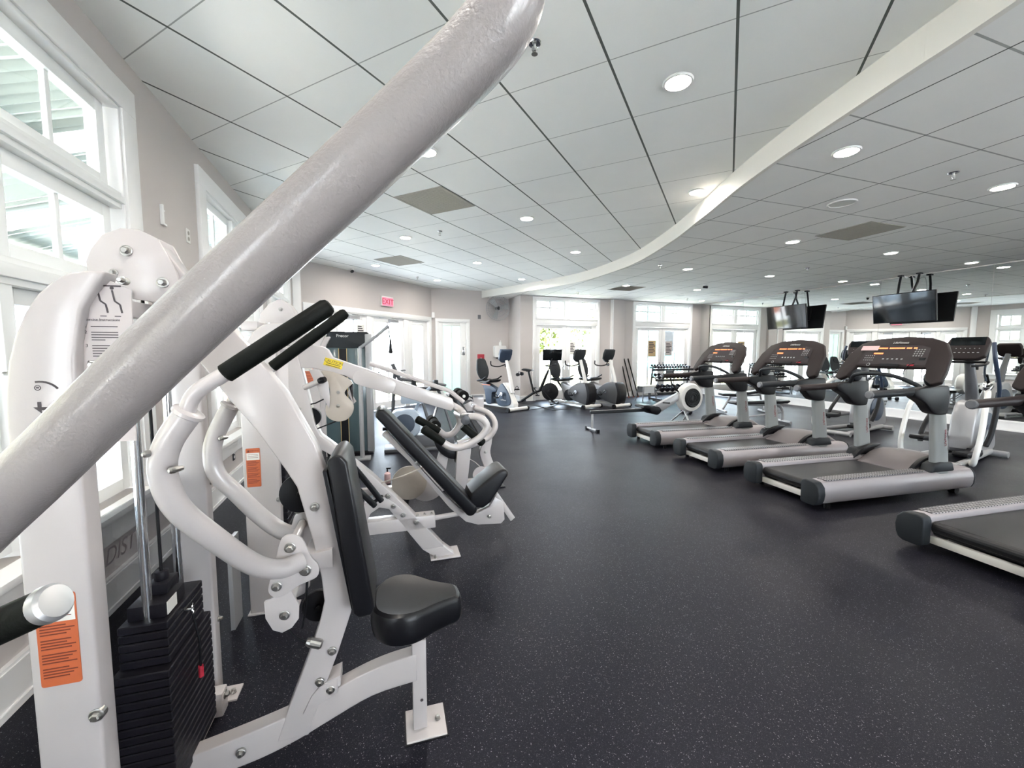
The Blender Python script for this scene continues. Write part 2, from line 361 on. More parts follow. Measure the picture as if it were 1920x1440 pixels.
# exit wall openings: two door leaves + sidelites in one frame
wall('wall_exit', C1, A3, [(0.30, 4.28, 0.0, 2.42)])
wall('wall_rear_left', A3, (-0.11 + 0.4 * 0.92, 13.36 + 0.4 * 0.4), [(0.2, 1.10, 0.0, 2.44)])
wall('wall_return', J, R1, th=0.12)
wall('wall_rear', R1, C4, [(0.50, 2.66, 0.0, 2.36), (0.50, 2.66, 2.54, 3.12), (4.14, 6.46, 0.0, 2.36), (4.14, 6.46, 2.54, 3.12)][0:0] or [(0.50, 2.66, 0.0, 3.12), (4.14, 6.46, 0.0, 3.12)])
wall('wall_right', C4, ME)
BL = dist(ME, W1S); added_wins_b = [(BL - 9.6, BL - 6.8), (BL - 6.0, BL - 3.2)]  # unseen windows added behind the camera to bring in daylight
wall('wall_back', ME, W1S, [(a, b, 0.5, 3.05) for a, b in added_wins_b])
# floor
mb = MB(); mb.bx(-9, 16, -5.5, 18, -0.05, 0)
fl = MB(); fl.prism([W1S, C1, A3, J, R1, C4, ME], -0.06, 0, 'xy'); struct(obj('floor', fl, M['floor']))
# soffit curve
curve = [(2.62, -6.2), (2.6, -3), (2.52, 0), (2.45, 2.13), (2.42, 2.6), (2.39, 3.1), (2.36, 3.7), (2.36, 4.4), (2.42, 5.4), (2.46, 6.4), (2.38, 7.85), (2.12, 8.9), (1.70, 9.95), (0.85, 11.15), (0.0, 12.03), (-1.0, 13.1)]
cs = cat2(curve, 6)
M['ceil_up'] = ceiling_mat('white_lay_in_tiles_high', 27.7, 0.74, -0.02, 1.33, 0.017, 0.008, (0.87, 0.875, 0.85))
M['ceil_low'] = ceiling_mat('white_lay_in_tiles_low', -18.5, 0.735, 3.42, 1.43, 0.012, 0.014, (0.82, 0.815, 0.79))
up = MB(); up.prism([W1S, C1, A3, (J[0] + .4, J[1] + .3), (3.5, 14.3), (3.5, -4.5)], H1, H1 + 0.08, 'xy'); struct(obj('ceiling', up, M['ceil_up']))
inner = [p for p in cs if p[1] > -6]
lowpoly = [(x, y) for x, y in inner] + [(J[0] + 0.2, J[1] + 0.6), (C4[0] + 0.1, C4[1] + 0.3), (ME[0] + 0.3, ME[1])]
lo = MB(); lo.prism(lowpoly, H2, H2 + 0.03, 'xy'); struct(obj('ceiling_lower', lo, M['ceil_low']))
fa = MB()
for (x0, y0), (x1, y1) in zip(cs[:-1], cs[1:]):
    d = Vector((x1 - x0, y1 - y0, 0)).normalized(); n = Vector((-d.y, d.x, 0)) * 0.02
    fa.prism([(x0 + n.x, y0 + n.y), (x1 + n.x, y1 + n.y), (x1 - n.x, y1 - n.y), (x0 - n.x, y0 - n.y)], H2 - 0.012, H1 + 0.01, 'xy')
struct(obj('trim_soffit', fa, M['soffit']))

def base_board(name, P, Q, skips=(), h=0.15):
    L = dist(P, Q); mb = MB(); x = 0
    for a0, a1 in list(skips) + [(L, L)]:
        if a0 > x: mb.bx(x, a0, -0.022, 0, 0, h); mb.bx(x, a0, -0.032, 0, 0, 0.03); mb.bx(x, a0, -0.028, 0, h - 0.035, h - 0.012)
        x = a1
    return struct(obj(name, mb, M['trim'], loc=(P[0], P[1], 0), rz=RZ(deg_of(P, Q))))
base_board('baseboard_left', W1S, C1, h=0.2)
base_board('baseboard_exit', C1, A3, [(0.2, 4.38)])
base_board('baseboard_rear_left', A3, J, [(0.1, 1.2)], 0.165)
base_board('baseboard_return', J, R1, h=0.165)
base_board('baseboard_rear', R1, C4, [(0.4, 2.76), (4.04, 6.56)], 0.165)
base_board('baseboard_right', C4, ME, h=0.2)

# pilaster between the two rear windows, corner casing by the exit wall
pr = sroot('trim_1', (R1[0], R1[1], 0), RZ(69.5))
mb = MB(); mb.bx(3.22, 3.66, -0.10, 0, 0, H2); struct(obj('pilaster', mb, M['wallp'], pr, bevel=0.004))
mb = MB(); mb.bx(3.17, 3.22, -0.115, 0, 0, H2); struct(obj('pilaster_edge', mb, M['trim'], pr))
cr = sroot('trim_2', (C1[0], C1[1], 0), RZ(27.8))
mb = MB(); mb.bx(-0.05, 0.13, -0.07, 0, 0, H1); struct(obj('corner_casing', mb, M['trim'], cr, bevel=0.004))

# ---------------------------------------------------------------- windows
def frame_set(parent, a0, a1, z0, z1, cols, rows, name='window_frame', fw=0.055, d0=0.03, d1=0.10, mun=0.022, pane=None, y=0.0):
    """rectangular sash with muntins; depth d0..d1 outward (local +y)"""
    mb = MB()
    mb.bx(a0, a0 + fw, d0, d1, z0, z1); mb.bx(a1 - fw, a1, d0, d1, z0, z1); mb.bx(a0 + fw, a1 - fw, d0, d1, z0, z0 + fw); mb.bx(a0 + fw, a1 - fw, d0, d1, z1 - fw, z1)
    ym = (d0 + d1) / 2
    for i in range(1, cols):
        x = a0 + fw + (a1 - a0 - 2 * fw) * i / cols; mb.bx(x - mun / 2, x + mun / 2, ym - 0.012, ym + 0.012, z0 + fw, z1 - fw)
    for r in rows:
        mb.bx(a0 + fw, a1 - fw, ym - 0.011, ym + 0.011, r - mun / 2, r + mun / 2)
    f = struct(obj(name, mb, M['vinylw'], parent, bevel=0.003))
    g = MB(); g.bx(a0 + fw - 0.005, a1 - fw + 0.005, ym - 0.003, ym + 0.003, z0 + fw - 0.005, z1 - fw + 0.005)
    struct(obj('pane', g, pane or M['glass'], f)); return f
def casing(parent, a0, a1, z0, z1, w=0.11, bottom=False, top=0.13):
    mb = MB()
    for s in (0, 1):
        t = 0.022 - 0.008 * s; q = s * 0.03
        mb.bx(a0 - w + q, a0 - 0.004, -t - 0.012 * (1 - s), 0.0, z0, z1 + 0.004); mb.bx(a1 + 0.004, a1 + w - q, -t - 0.012 * (1 - s), 0.0, z0, z1 + 0.004)
        mb.bx(a0 - w + q, a1 + w - q, -t - 0.012 * (1 - s), 0.0, z1 + 0.004, z1 + top - q)
    # jamb liners
    mb.bx(a0 - 0.004, a0 + 0.02, -0.02, 0.15, z0, z1); mb.bx(a1 - 0.02, a1 + 0.004, -0.02, 0.15, z0, z1); mb.bx(a0, a1, -0.02, 0.15, z1 - 0.02, z1 + 0.004)
    return struct(obj('casing', mb, M['trim'], parent, bevel=0.003))
for i, (a, b) in enumerate(wins1):
    wr = sroot('window_%d' % (i + 1), (W1S[0], W1S[1], 0), RZ(W1D)); a, b = w1a(a), w1a(b)
    casing(wr, a, b, 0.6, 3.03, w=0.17, top=0.17)
    mb = MB(); mb.bx(a + 0.02, b - 0.02, -0.01, 0.13, 2.40, 2.50); mb.bx(a + 0.02, b - 0.02, -0.03, 0.12, 2.43, 2.47)
    mb.bx(a + 0.02, b - 0.02, -0.01, 0.13, 1.79, 1.91); mb.bx(a + 0.02, b - 0.02, -0.03, 0.12, 1.82, 1.88)
    n = 3 if b - a > 2.5 else 2
    w = (b - a - 0.04) / n
    for k in range(1, n): mb.bx(a + 0.02 + w * k - 0.035, a + 0.02 + w * k + 0.035, 0.0, 0.13, 0.6, 3.01)
    struct(obj('mullions', mb, M['vinylw'], wr, bevel=0.004))
    for k in range(n):
        x0, x1 = a + 0.02 + w * k + 0.03, a + 0.02 + w * (k + 1) - 0.03
        for z0, z1 in ((0.62, 1.79), (1.91, 2.40), (2.50, 3.01)): frame_set(wr, x0, x1, z0, z1, 2, (), fw=0.075 if (z1 - z0) > .4 else .05, d0=0.04, d1=0.10, mun=0.035)
    mb = MB(); mb.bx(a - 0.22, b + 0.22, -0.11, 0.14, 0.565, 0.60); mb.bx(a - 0.18, b + 0.18, -0.035, 0, 0.40, 0.565)
    struct(obj('window_sill', mb, M['trim'], wr, bevel=0.004))
for i, (a, b) in enumerate(added_wins_b):  # frames of the added daylight windows in the back wall
    wr = sroot('window_%d' % (i + 7), (ME[0], ME[1], 0), RZ(deg_of(ME, W1S))); casing(wr, a, b, 0.5, 3.05)
    for x0, x1 in ((a + .02, (a + b) / 2), ((a + b) / 2, b - .02)): frame_set(wr, x0, x1, 0.52, 3.03, 1, (2.3,), fw=0.06)
    mb = MB(); mb.bx(a - 0.15, b + 0.15, -0.09, 0.14, 0.465, 0.50); struct(obj('window_sill', mb, M['trim'], wr, bevel=0.004))
def french(idx, a0, a1, signs):
    T = 2.36
    wr = sroot('window_%d' % (idx + 4), (R1[0], R1[1], 0), RZ(69.5))
    casing(wr, a0, a1, 0, 3.10, w=0.10, top=0.08)
    mb = MB(); mb.bx(a0, a1, -0.03, 0.14, 2.345, 2.54); mb.bx(a0, a1, -0.05, 0.10, 2.50, 2.54); mb.bx((a0 + a1) / 2 - 0.08, (a0 + a1) / 2 + 0.08, -0.01, 0.12, 2.54, 3.09)
    struct(obj('transom_rail', mb, M['trim'], wr, bevel=0.004))
    mid = (a0 + a1) / 2
    for x0, x1 in ((a0 + 0.02, mid - 0.08), (mid + 0.08, a1 - 0.02)): frame_set(wr, x0, x1, 2.54, 3.09, 2, (2.86,), fw=0.04, mun=0.05)
    dr = sroot('door_%d' % idx, (R1[0], R1[1], 0), RZ(69.5))
    for k, (x0, x1) in enumerate(((a0 + 0.022, mid - 0.003), (mid + 0.003, a1 - 0.022))):
        mb = MB(); st = 0.145; g0, g1 = 0.30, 2.23
        mb.bx(x0, x0 + st, 0.04, 0.085, 0.012, T - 0.02); mb.bx(x1 - st, x1, 0.04, 0.085, 0.012, T - 0.02)
        mb.bx(x0 + st, x1 - st, 0.04, 0.085, 0.012, g0); mb.bx(x0 + st, x1 - st, 0.04, 0.085, g1, T - 0.02)
        xm = (x0 + x1) / 2; mb.bx(xm - 0.022, xm + 0.022, 0.045, 0.08, g0, g1)
        lf = struct(obj('door_leaf', mb, M['trim'], dr, bevel=0.004))
        g = MB(); g.bx(x0 + st - 0.004, x1 - st + 0.004, 0.06, 0.066, g0 - 0.004, g1 + 0.004); struct(obj('pane', g, M['glass'], lf))
        hx = x1 - 0.07 if k == 0 else x0 + 0.07
        h = MB(); h.cyl((hx, 0.04, 1.05), (hx, -0.03, 1.05), 0.010); h.tube([(hx, -0.03, 1.05), (hx + (-0.1 if k == 0 else 0.1), -0.035, 1.05)], 0.009); h.bx(hx - .02, hx + .02, .03, .04, .95, 1.15)
        struct(obj('door_handle', h, M['chrome'], lf))
    mb = MB(); mb.bx(a0, a1, -0.02, 0.15, 0, 0.012); struct(obj('threshold', mb, M['mgrey'], dr))
    return dr
french(1, 0.50, 2.66, True); french(2, 4.14, 6.46, True)

# rear-left service door with frosted green light
dr = sroot('door_3', (A3[0], A3[1], 0), RZ(66.4))
casing(dr, 0.2, 1.10, 0, 2.42, w=0.09, top=0.09)
mb = MB(); a0, a1, g0, g1 = 0.222, 1.078, 0.25, 2.30
mb.bx(a0, a0 + 0.13, 0.03, 0.075, 0.012, 2.40); mb.bx(a1 - 0.19, a1, 0.03, 0.075, 0.012, 2.40); mb.bx(a0 + 0.13, a1 - 0.19, 0.03, 0.075, 0.012, g0); mb.bx(a0 + 0.13, a1 - 0.19, 0.03, 0.075, g1, 2.40)
xm = (a0 + 0.13 + a1 - 0.19) / 2; mb.bx(xm - 0.012, xm + 0.012, 0.035, 0.07, g0, g1)
lf = struct(obj('door_leaf', mb, M['trim'], dr, bevel=0.004))
g = MB(); g.bx(a0 + 0.126, a1 - 0.186, 0.05, 0.056, g0 - .004, g1 + .004); struct(obj('pane', g, M['frost'], lf))
k = MB(); k.bx(0.955, 1.03, -0.0, 0.03, 1.40, 1.66); ko = struct(obj('keypad_lock', k, M['chrome'], lf, bevel=0.004))
k = MB(); k.tube([(0.99, 0.0, 1.43), (0.99, -0.05, 1.43), (0.90, -0.05, 1.43)], 0.009)
struct(obj('door_handle', k, M['chrome'], lf))
k = MB()
for r_ in range(4):
    for c_ in range(3): k.bx(0.968 + c_ * .018, 0.98 + c_ * .018, -0.004, 0, 1.50 + r_ * .03, 1.518 + r_ * .03)
struct(obj('keypad_buttons', k, M['black'], lf))

# exit doors
er = sroot('door_4', (C1[0], C1[1], 0), RZ(27.8))
casing(er, 0.30, 4.28, 0, 2.42, w=0.10, top=0.12)
mb = MB()
for x0, x1 in ((1.06, 1.18), (1.93, 2.08), (3.24, 3.42)): mb.bx(x0, x1, 0.0, 0.14, 0, 2.40)
struct(obj('door_posts', mb, M['trim'], er, bevel=0.004))
for nm, x0, x1, g0 in (('sidelite', 0.32, 1.06, 0.3), ('door_leaf', 1.18, 1.93, 0.2), ('door_leaf', 2.08, 3.24, 0.2), ('sidelite', 3.42, 4.26, 0.42)):
    st = 0.11 if nm == 'door_leaf' else 0.20
    mb = MB(); mb.bx(x0, x0 + st, 0.04, 0.085, 0.012, 2.40); mb.bx(x1 - st, x1, 0.04, 0.085, 0.012, 2.40)
    mb.bx(x0 + st, x1 - st, 0.04, 0.085, 0.012, g0); mb.bx(x0 + st, x1 - st, 0.04, 0.085, 2.26, 2.40)
    if nm == 'door_leaf': xm = (x0 + x1) / 2; mb.bx(xm - 0.02, xm + 0.02, 0.045, 0.08, g0, 2.26)
    lf = struct(obj(nm, mb, M['trim'], er, bevel=0.004))
    g = MB(); g.bx(x0 + st - .004, x1 - st + .004, 0.06, 0.066, g0 - .004, 2.264); struct(obj('pane', g, M['glass'], lf))
    if nm == 'door_leaf':
        h = MB(); h.tube([(x0 + 0.05, 0.03, 0.98), (x0 + 0.05, -0.05, 0.98), (x1 - 0.05, -0.05, 1.0), (x1 - 0.05, 0.03, 1.0)], 0.014); struct(obj('panic_bar', h, M['mgrey'], lf))
        h = MB(); h.bx(x1 - 0.55, x1 - 0.25, -0.03, 0.04, 2.28, 2.36); h.tube([(x1 - 0.3, -0.02, 2.34), (x1 - 0.75, -0.25, 2.37), (x1 - 0.9, 0.0, 2.38)], 0.009); struct(obj('door_closer', h, M['silver'], lf))
# paper notices taped to the doors
def sheet(W, deg, a, z, w, h, lines, label, m=None, off=0.035):
    o = root('notice_sheet', (W[0], W[1], 0), RZ(deg), label, 'notice')
    mb = MB(); mb.bx(a - w / 2, a + w / 2, off, off + 0.003, z - h / 2, z + h / 2); obj('paper', mb, m or M['label'], o)
    mb = MB(); n = lines
    for i in range(n): mb.bx(a - w * 0.36, a + w * (0.2 + 0.15 * ((i * 7) % 3)) * 0.8, off - 0.001, off, z + h * (0.36 - 0.72 * i / n) - h * 0.2 / n, z + h * (0.36 - 0.72 * i / n) + h * 0.2 / n)
    obj('printed_lines', mb, M['ink'], o); return o
sheet(C1, 27.8, 1.75, 2.02, 0.22, 0.28, 4, 'small white notice taped high on the glass of the exit door')
sheet(R1, 69.5, 1.80, 1.62, 0.22, 0.42, 6, 'white notice taped to the right leaf of the left rear glass doors', off=0.052)
sheet(R1, 69.5, 4.90, 1.62, 0.34, 0.55, 7, 'tan notice on the left leaf of the right rear glass doors', M['wood'], off=0.052)
sheet(R1, 69.5, 5.62, 1.62, 0.30, 0.50, 7, 'beige notice on the right leaf of the right rear glass doors', M['placard'], off=0.052)

# exit sign
ex = root('exit_sign', (*along(C1, 27.8, 2.59), 0), RZ(27.8), 'small lit red EXIT sign on the wall above the glass exit doors', 'exit sign')
mb = MB(); mb.bx(-0.20, 0.20, -0.05, 0, 2.68, 2.93); obj('housing', mb, M['offw'], ex, bevel=0.005)
mb = MB(); mb.bx(-0.19, 0.19, -0.054, -0.05, 2.69, 2.90); obj('lit_panel', mb, M['exit'], ex)
text('exit_letters', 'EXIT', 0.20, M['exitred'], ex, face_mtx((0, -0.0555, 2.79), (1, 0, 0), (0, 0, 1)), 0.001)

# mirror wall: panels butted edge to edge
seams = [0.0, 1.74, 3.58, 5.42, 7.26, 9.10, 10.94, 12.78, 14.62, 16.4]
for i, (a, b) in enumerate(zip(seams[:-1], seams[1:])):
    mo = struct(obj('wall_mirror_%d' % (i + 1), MB().bx(a + 0.002, b - 0.002, -0.008, -0.001, 0.2, H2 - 0.02), M['mirror'], loc=(C4[0], C4[1], 0), rz=RZ(159.5)))
# ---------------------------------------------------------------- ceiling fixtures
def downlight(x, y, z, where):
    o = root('downlight', (x, y, z), 0, where, 'ceiling light', 'round recessed ceiling lights')
    mb = MB(); mb.ring((0, 0, -0.003), (0, 0, 1), 0.092, 0.012, 32, 6); obj('trim_ring', mb, M['offw'], o, smooth=True)
    mb = MB(); mb.lathe([(0.0, 0.085), (0.006, 0.085)], (0, 0, -0.008), (0, 0, 1), 32); obj('lens', mb, M['lens'], o)
    L = bpy.data.lights.new('lamp', 'AREA'); L.shape = 'DISK'; L.size = 0.17; L.energy = LAMP_W; L.color = (1.0, 0.93, 0.85); L.spread = R(170)
    l = bpy.data.objects.new('lamp', L); COL.objects.link(l); l.parent = o; l.location = (0, 0, -0.012)
LAMP_W = 5.0
UPL = [(1.17, 3.05, 'largest ceiling light, nearest the camera, on the higher ceiling'), (-0.81, 4.06, 'ceiling light half hidden behind the big sloping white tube'), (0.21, 6.01, 'ceiling light on the higher ceiling in the middle of the room'),
       (-1.77, 6.99, 'ceiling light left of the sprinkler on the higher ceiling'), (2.20, 5.04, 'ceiling light touching the curved soffit edge'), (-2.99, 9.18, 'ceiling light nearest the exit wall, left of the square grille'),
       (-0.74, 8.91, 'ceiling light far back above the middle of the left machines'), (1.21, 7.98, 'ceiling light far back just left of the curved soffit'), (-1.98, 11.05, 'ceiling light by the far left corner of the higher ceiling'),
       (0.25, 10.89, 'farthest ceiling light beside the end of the curved soffit'), (-2.6, 1.0, None), (-0.4, 0.6, None), (-1.6, -1.6, None), (1.2, -1.8, None)]
LOL = [(2.84, 3.63, 'nearest ceiling light on the lower ceiling, right of the soffit'), (5.06, 4.38, 'ceiling light near the right edge of the photo on the lower ceiling'), (4.33, 6.49, 'lower ceiling light above the nearest complete treadmill'),
       (6.51, 7.21, 'lower ceiling light to the right of the rectangular grille'), (8.75, 7.97, 'lower ceiling light close to the mirrors at the far right'), (3.6, 8.57, 'lower ceiling light above the farthest treadmill'),
       (5.77, 9.35, 'lower ceiling light left of the hanging screen nearer the window'), (7.95, 10.03, 'lower ceiling light between the two hanging screens by the mirror'), (2.92, 10.66, 'lower ceiling light over the upright pilaster bikes'),
       (5.06, 11.38, 'lower ceiling light beside the small black ceiling camera'), (2.26, 12.5, 'lower ceiling light right in front of the left glass doors'), (6.3, 13.8, 'lower ceiling light right in front of the right glass doors'),
       (7.3, 5.0, None), (9.4, 5.6, None), (5.8, 2.0, None), (8.2, 2.6, None), (10.6, 3.4, None), (4.2, -0.6, None), (7.0, -1.0, None)]
for x, y, l in UPL: downlight(x, y, H1, l or 'round ceiling light outside the picture on the higher ceiling')
for x, y, l in LOL: downlight(x, y, H2, l or 'round ceiling light outside the picture on the lower ceiling')

def sprinkler(x, y, z, label):
    o = root('fire_sprinkler', (x, y, z), 0, label, 'sprinkler', 'ceiling sprinklers')
    mb = MB(); mb.lathe([(0, 0.042), (0.008, 0.036), (0.012, 0.02)], (0, 0, 0), (0, 0, -1), 24); obj('escutcheon', mb, M['chrome'], o, smooth=True)
    mb = MB(); mb.cyl((0, 0, 0), (0, 0, -0.045), 0.009, 10); mb.tube([(0.012, 0, -0.02), (0.016, 0, -0.04), (0.004, 0, -0.06)], 0.003, 6); mb.tube([(-0.012, 0, -0.02), (-0.016, 0, -0.04), (-0.004, 0, -0.06)], 0.003, 6)
    mb.lathe([(0, 0.02), (0.003, 0.02)], (0, 0, -0.062), (0, 0, -1), 16); obj('sprinkler_head', mb, M['steel'], o)
for x, y, z, l in [(0.14, 2.69, H1, 'chrome sprinkler head beside the top bend of the big white tube'), (-1.14, 6.65, H1, 'small sprinkler on the higher ceiling between two lights'), (-2.4, 10.6, H1, 'far sprinkler near the exit wall ceiling corner'),
                   (4.2, 4.05, H2, 'sprinkler on the lower ceiling right of the round speaker'), (2.9, 8.2, H2, 'sprinkler just right of the far bend of the soffit'), (6.0, 8.5, H2, 'sprinkler on the lower ceiling above the hanging screens'), (1.9, 11.9, H2, 'sprinkler in front of the left transom window'), (5.6, 13.3, H2, 'sprinkler in front of the right transom window')]:
    sprinkler(x, y, z, l)
def speaker(x, y, label, r=0.13):
    o = root('ceiling_speaker', (x, y, H2), 0, label, 'speaker', 'round ceiling speakers')
    mb = MB(); mb.ring((0, 0, 0), (0, 0, 1), r, 0.012, 32, 6); obj('speaker_rim', mb, M['offw'], o, smooth=True)
    mb = MB(); mb.lathe([(0, r), (0.006, r)], (0, 0, -0.006), (0, 0, 1), 32); obj('speaker_grille', mb, M['diff'], o)
speaker(3.78, 4.85, 'round white ceiling speaker above the nearest complete treadmill'); speaker(1.6, 11.3, 'small dark round ceiling speaker by the left glass doors', 0.11); speaker(5.1, 12.6, 'small dark round ceiling speaker by the right glass doors', 0.11)
def grille(cx, cy, z, w, d, ang, label, m='grille'):
    o = root('air_grille', (cx, cy, z), -R(ang), label, 'air vent', 'ceiling air grilles')
    mb = MB(); mb.bx(-w / 2, w / 2, -d / 2, -d / 2 + 0.03, -0.008, 0); mb.bx(-w / 2, w / 2, d / 2 - 0.03, d / 2, -0.008, 0); mb.bx(-w / 2, -w / 2 + 0.03, -d / 2 + 0.03, d / 2 - 0.03, -0.008, 0); mb.bx(w / 2 - 0.03, w / 2, -d / 2 + 0.03, d / 2 - 0.03, -0.008, 0)
    obj('grille_frame', mb, M['diff'] if m == 'diff' else M['grille'], o)
    mb = MB(); mb.bx(-w / 2 + .03, w / 2 - .03, -d / 2 + .03, d / 2 - .03, -0.005, -0.001)
    if m == 'grille':
        n = 22
        for i in range(n): y = -d / 2 + 0.04 + (d - 0.08) * i / (n - 1); mb.box((0, y, -0.006), (w - 0.07, 0.003, 0.007), Matrix.Rotation(R(35), 3, 'X'))
    obj('louvres', mb, M[m], o)
grille(-0.97, 5.36, H1, 0.72, 0.72, 27.7, 'square tan return air grille behind the big white tube'); grille(-2.35, 8.75, H1, 0.72, 0.72, 27.7, 'square tan return air grille far back over the left machines')
grille(4.9, 5.95, H2, 0.72, 0.72, -18.5, 'tan air grille on the lower ceiling over the treadmills'); grille(3.05, 11.15, H2, 0.72, 0.72, -18.5, 'tan air grille by the pilaster between the glass doors'); grille(9.5, 7.0, H2, 0.72, 0.72, -18.5, 'tan air grille cut by the right edge of the photo'); grille(6.4, 12.3, H2, 0.72, 0.72, -18.5, 'white air grille near the mirror corner', 'diff')

def dome_cam(x, y, z, label, deg):
    o = root('security_camera', (x, y, z), -R(deg), label, 'camera', 'small ceiling cameras')
    mb = MB(); mb.lathe([(0, 0.05), (0.02, 0.045), (0.03, 0.02)], (0, 0, 0), (0, 0, -1), 20); obj('mount', mb, M['offw'], o, smooth=True)
    mb = MB(); mb.tube([(0, -0.04, -0.05), (0, 0.07, -0.06)], 0.032, 14); mb.cyl((0, 0, -0.02), (0, 0, -0.05), 0.012, 8); obj('camera_body', mb, M['black'], o)
dome_cam(-3.68, 9.62, H1, 'small black camera high on the exit wall', 150); dome_cam(4.9, 10.6, H2, 'small camera on the lower ceiling near the glass doors', 100)

# ---------------------------------------------------------------- wall things
def wthing(name, P, deg, label, cat, group=None): return root(name, (P[0], P[1], 0), RZ(deg), label, cat, group)
# fan on the rear-left wall
f = wthing('wall_fan', along(A3, 66.4, 2.02), 66.4, 'round grey caged fan mounted high on the wall by the service door', 'fan')
fc = Vector((0, -0.30, 2.86)); ax = Vector((-0.15, -0.95, -0.12)).normalized()
mb = MB(); mb.bx(-0.09, 0.09, -0.02, 0, 2.78, 2.98); mb.tube([(0, -0.01, 2.88), (0, -0.16, 2.88), fc + ax * -0.1], 0.02); obj('wall_bracket', mb, M['silver'], f)
mb = MB()
for s, r in ((0.10, 0.12), (0.09, 0.24), (0.055, 0.33), (0.0, 0.375), (-0.09, 0.28), (-0.11, 0.15)): mb.ring(fc + ax * s, ax, r, 0.005 if r < .37 else .010, 36, 5)
u = ax.orthogonal().normalized(); w = ax.cross(u)
for i in range(36):
    d = u * math.cos(2 * PI * i / 36) + w * math.sin(2 * PI * i / 36)
    mb.tube([fc + ax * 0.11 + d * 0.05, fc + ax * 0.09 + d * 0.24, fc + ax * 0.05 + d * 0.34, fc + d * 0.375, fc - ax * 0.09 + d * 0.27, fc - ax * 0.11 + d * 0.08], 0.0028, 4)
obj('cage', mb, M['silver'], f)
mb = MB()
for i in range(3):
    a = 2 * PI * i / 3 + 0.5; d = u * math.cos(a) + w * math.sin(a); e = ax.cross(d)
    p = [fc + d * 0.04 - e * 0.03 + ax * .02, fc + d * 0.33 - e * 0.10 + ax * .03, fc + d * 0.34 + e * 0.10 - ax * .03, fc + d * 0.04 + e * 0.03 - ax * .02]
    mb.quad(*p); mb.quad(*[q + ax * 0.003 for q in reversed(p)])
obj('fan_blades', mb, M['silver'], f)
mb = MB(); mb.lathe([(-0.14, 0.07), (-0.03, 0.075), (0.04, 0.04)], fc, ax, 18); obj('motor', mb, M['dgrey'], f)
mb = MB(); mb.tube([(-0.02, -0.012, 2.80), (-0.13, -0.012, 2.45), (-0.13, -0.012, 0.9)], 0.006, 6); obj('power_cord', mb, M['dgrey'], f)
o = wthing('fire_alarm_box', along(A3, 66.4, 1.54), 66.4, 'small red fire alarm box on the wall beside the service door', 'fire alarm')
mb = MB(); mb.bx(-0.11, 0.11, -0.06, 0, 1.18, 1.43); obj('alarm_case', mb, M['red'], o, bevel=0.006)
mb = MB(); mb.bx(-0.05, 0.05, -0.068, -0.06, 1.25, 1.29); mb.bx(-0.02, 0.02, -0.068, -0.06, 1.29, 1.32); obj('pull_handle', mb, M['offw'], o)
o = wthing('paper_dispenser', along(A3, 66.4, 2.16), 66.4, 'white towel dispenser on the wall behind the recumbent bike', 'dispenser')
mb = MB(); mb.prism(rrect(-0.2, 0.2, 1.33, 1.70, 0.05), -0.18, 0, 'xz'); obj('dispenser_case', mb, M['offw'], o, bevel=0.006)
mb = MB(); mb.bx(-0.1, 0.1, -0.12, -0.05, 1.29, 1.335); obj('towel_slot', mb, M['dgrey'], o)
mb = MB(); mb.lathe([(0, 0.05), (0.1, 0.045), (0.13, 0.018), (0.17, 0.018)], (0.03, -0.09, 1.70), (0, 0, 1), 16); obj('bottle', mb, M['offw'], o, smooth=True)
for k, (dx, z) in enumerate(((0.0, 2.0), (0.0, 1.87))):
    o = wthing('wall_switch', along(A3, 66.4, 2.10), 66.4, ('upper' if k == 0 else 'lower') + ' white double switch plate above the towel dispenser', 'switch', 'switch plates over the dispenser')
    mb = MB(); mb.bx(-0.075, 0.075, -0.008, 0, z - 0.055, z + 0.055); obj('plate', mb, M['trim'], o, bevel=0.002)
    mb = MB(); mb.bx(-0.045, -0.02, -0.013, -0.008, z - 0.03, z + 0.03); mb.bx(0.02, 0.045, -0.013, -0.008, z - 0.03, z + 0.03); obj('toggle', mb, M['offw'], o)
o = wthing('thermostat', along(A3, 66.4, 1.50), 66.4, 'small dark thermostat on the wall left of the round fan', 'thermostat'); mb = MB(); mb.bx(-0.05, 0.05, -0.03, 0, 2.53, 2.66); obj('thermostat_case', mb, M['mgrey'], o, bevel=0.004)
o = wthing('motion_sensor', along(A3, 66.4, 0.03), 66.4, 'small white motion sensor in the corner beside the exit doors', 'sensor'); mb = MB(); mb.prism(rrect(-0.04, 0.05, 2.52, 2.68, 0.02), -0.08, -0.01, 'xz'); obj('sensor_case', mb, M['trim'], o, bevel=0.004)
# left wall devices
def lw(a): return along(W1O, W1D, a)
def outlet(a, z, label, m='label'):
    o = wthing('wall_outlet', lw(a), W1D, label, 'outlet'); mb = MB(); mb.bx(-0.037, 0.037, -0.007, 0, z - 0.06, z + 0.06); obj('plate', mb, M[m], o, bevel=0.002)
    mb = MB()
    for s in (-1, 1): mb.prism(circ(0, z + s * 0.024, 0.017, 14), -0.010, -0.007, 'xz')
    obj('sockets', mb, M['trim' if m != 'label' else 'grille'], o)
outlet(1.10, 2.50, 'cream wall outlet high beside the second left window'); outlet(2.0, 0.36, 'dark wall outlet low behind the curved white arms', 'dgrey')
o = wthing('door_chime', lw(0.62), W1D, 'slim white bracket high on the wall between the left windows', 'bracket'); mb = MB(); mb.bx(-0.012, 0.008, -0.022, 0, 2.46, 2.61); mb.bx(0.008, 0.05, -0.02, 0, 2.46, 2.475); mb.bx(0.008, 0.03, -0.018, 0, 2.56, 2.575); obj('bracket_plate', mb, M['trim'], o, bevel=0.002)
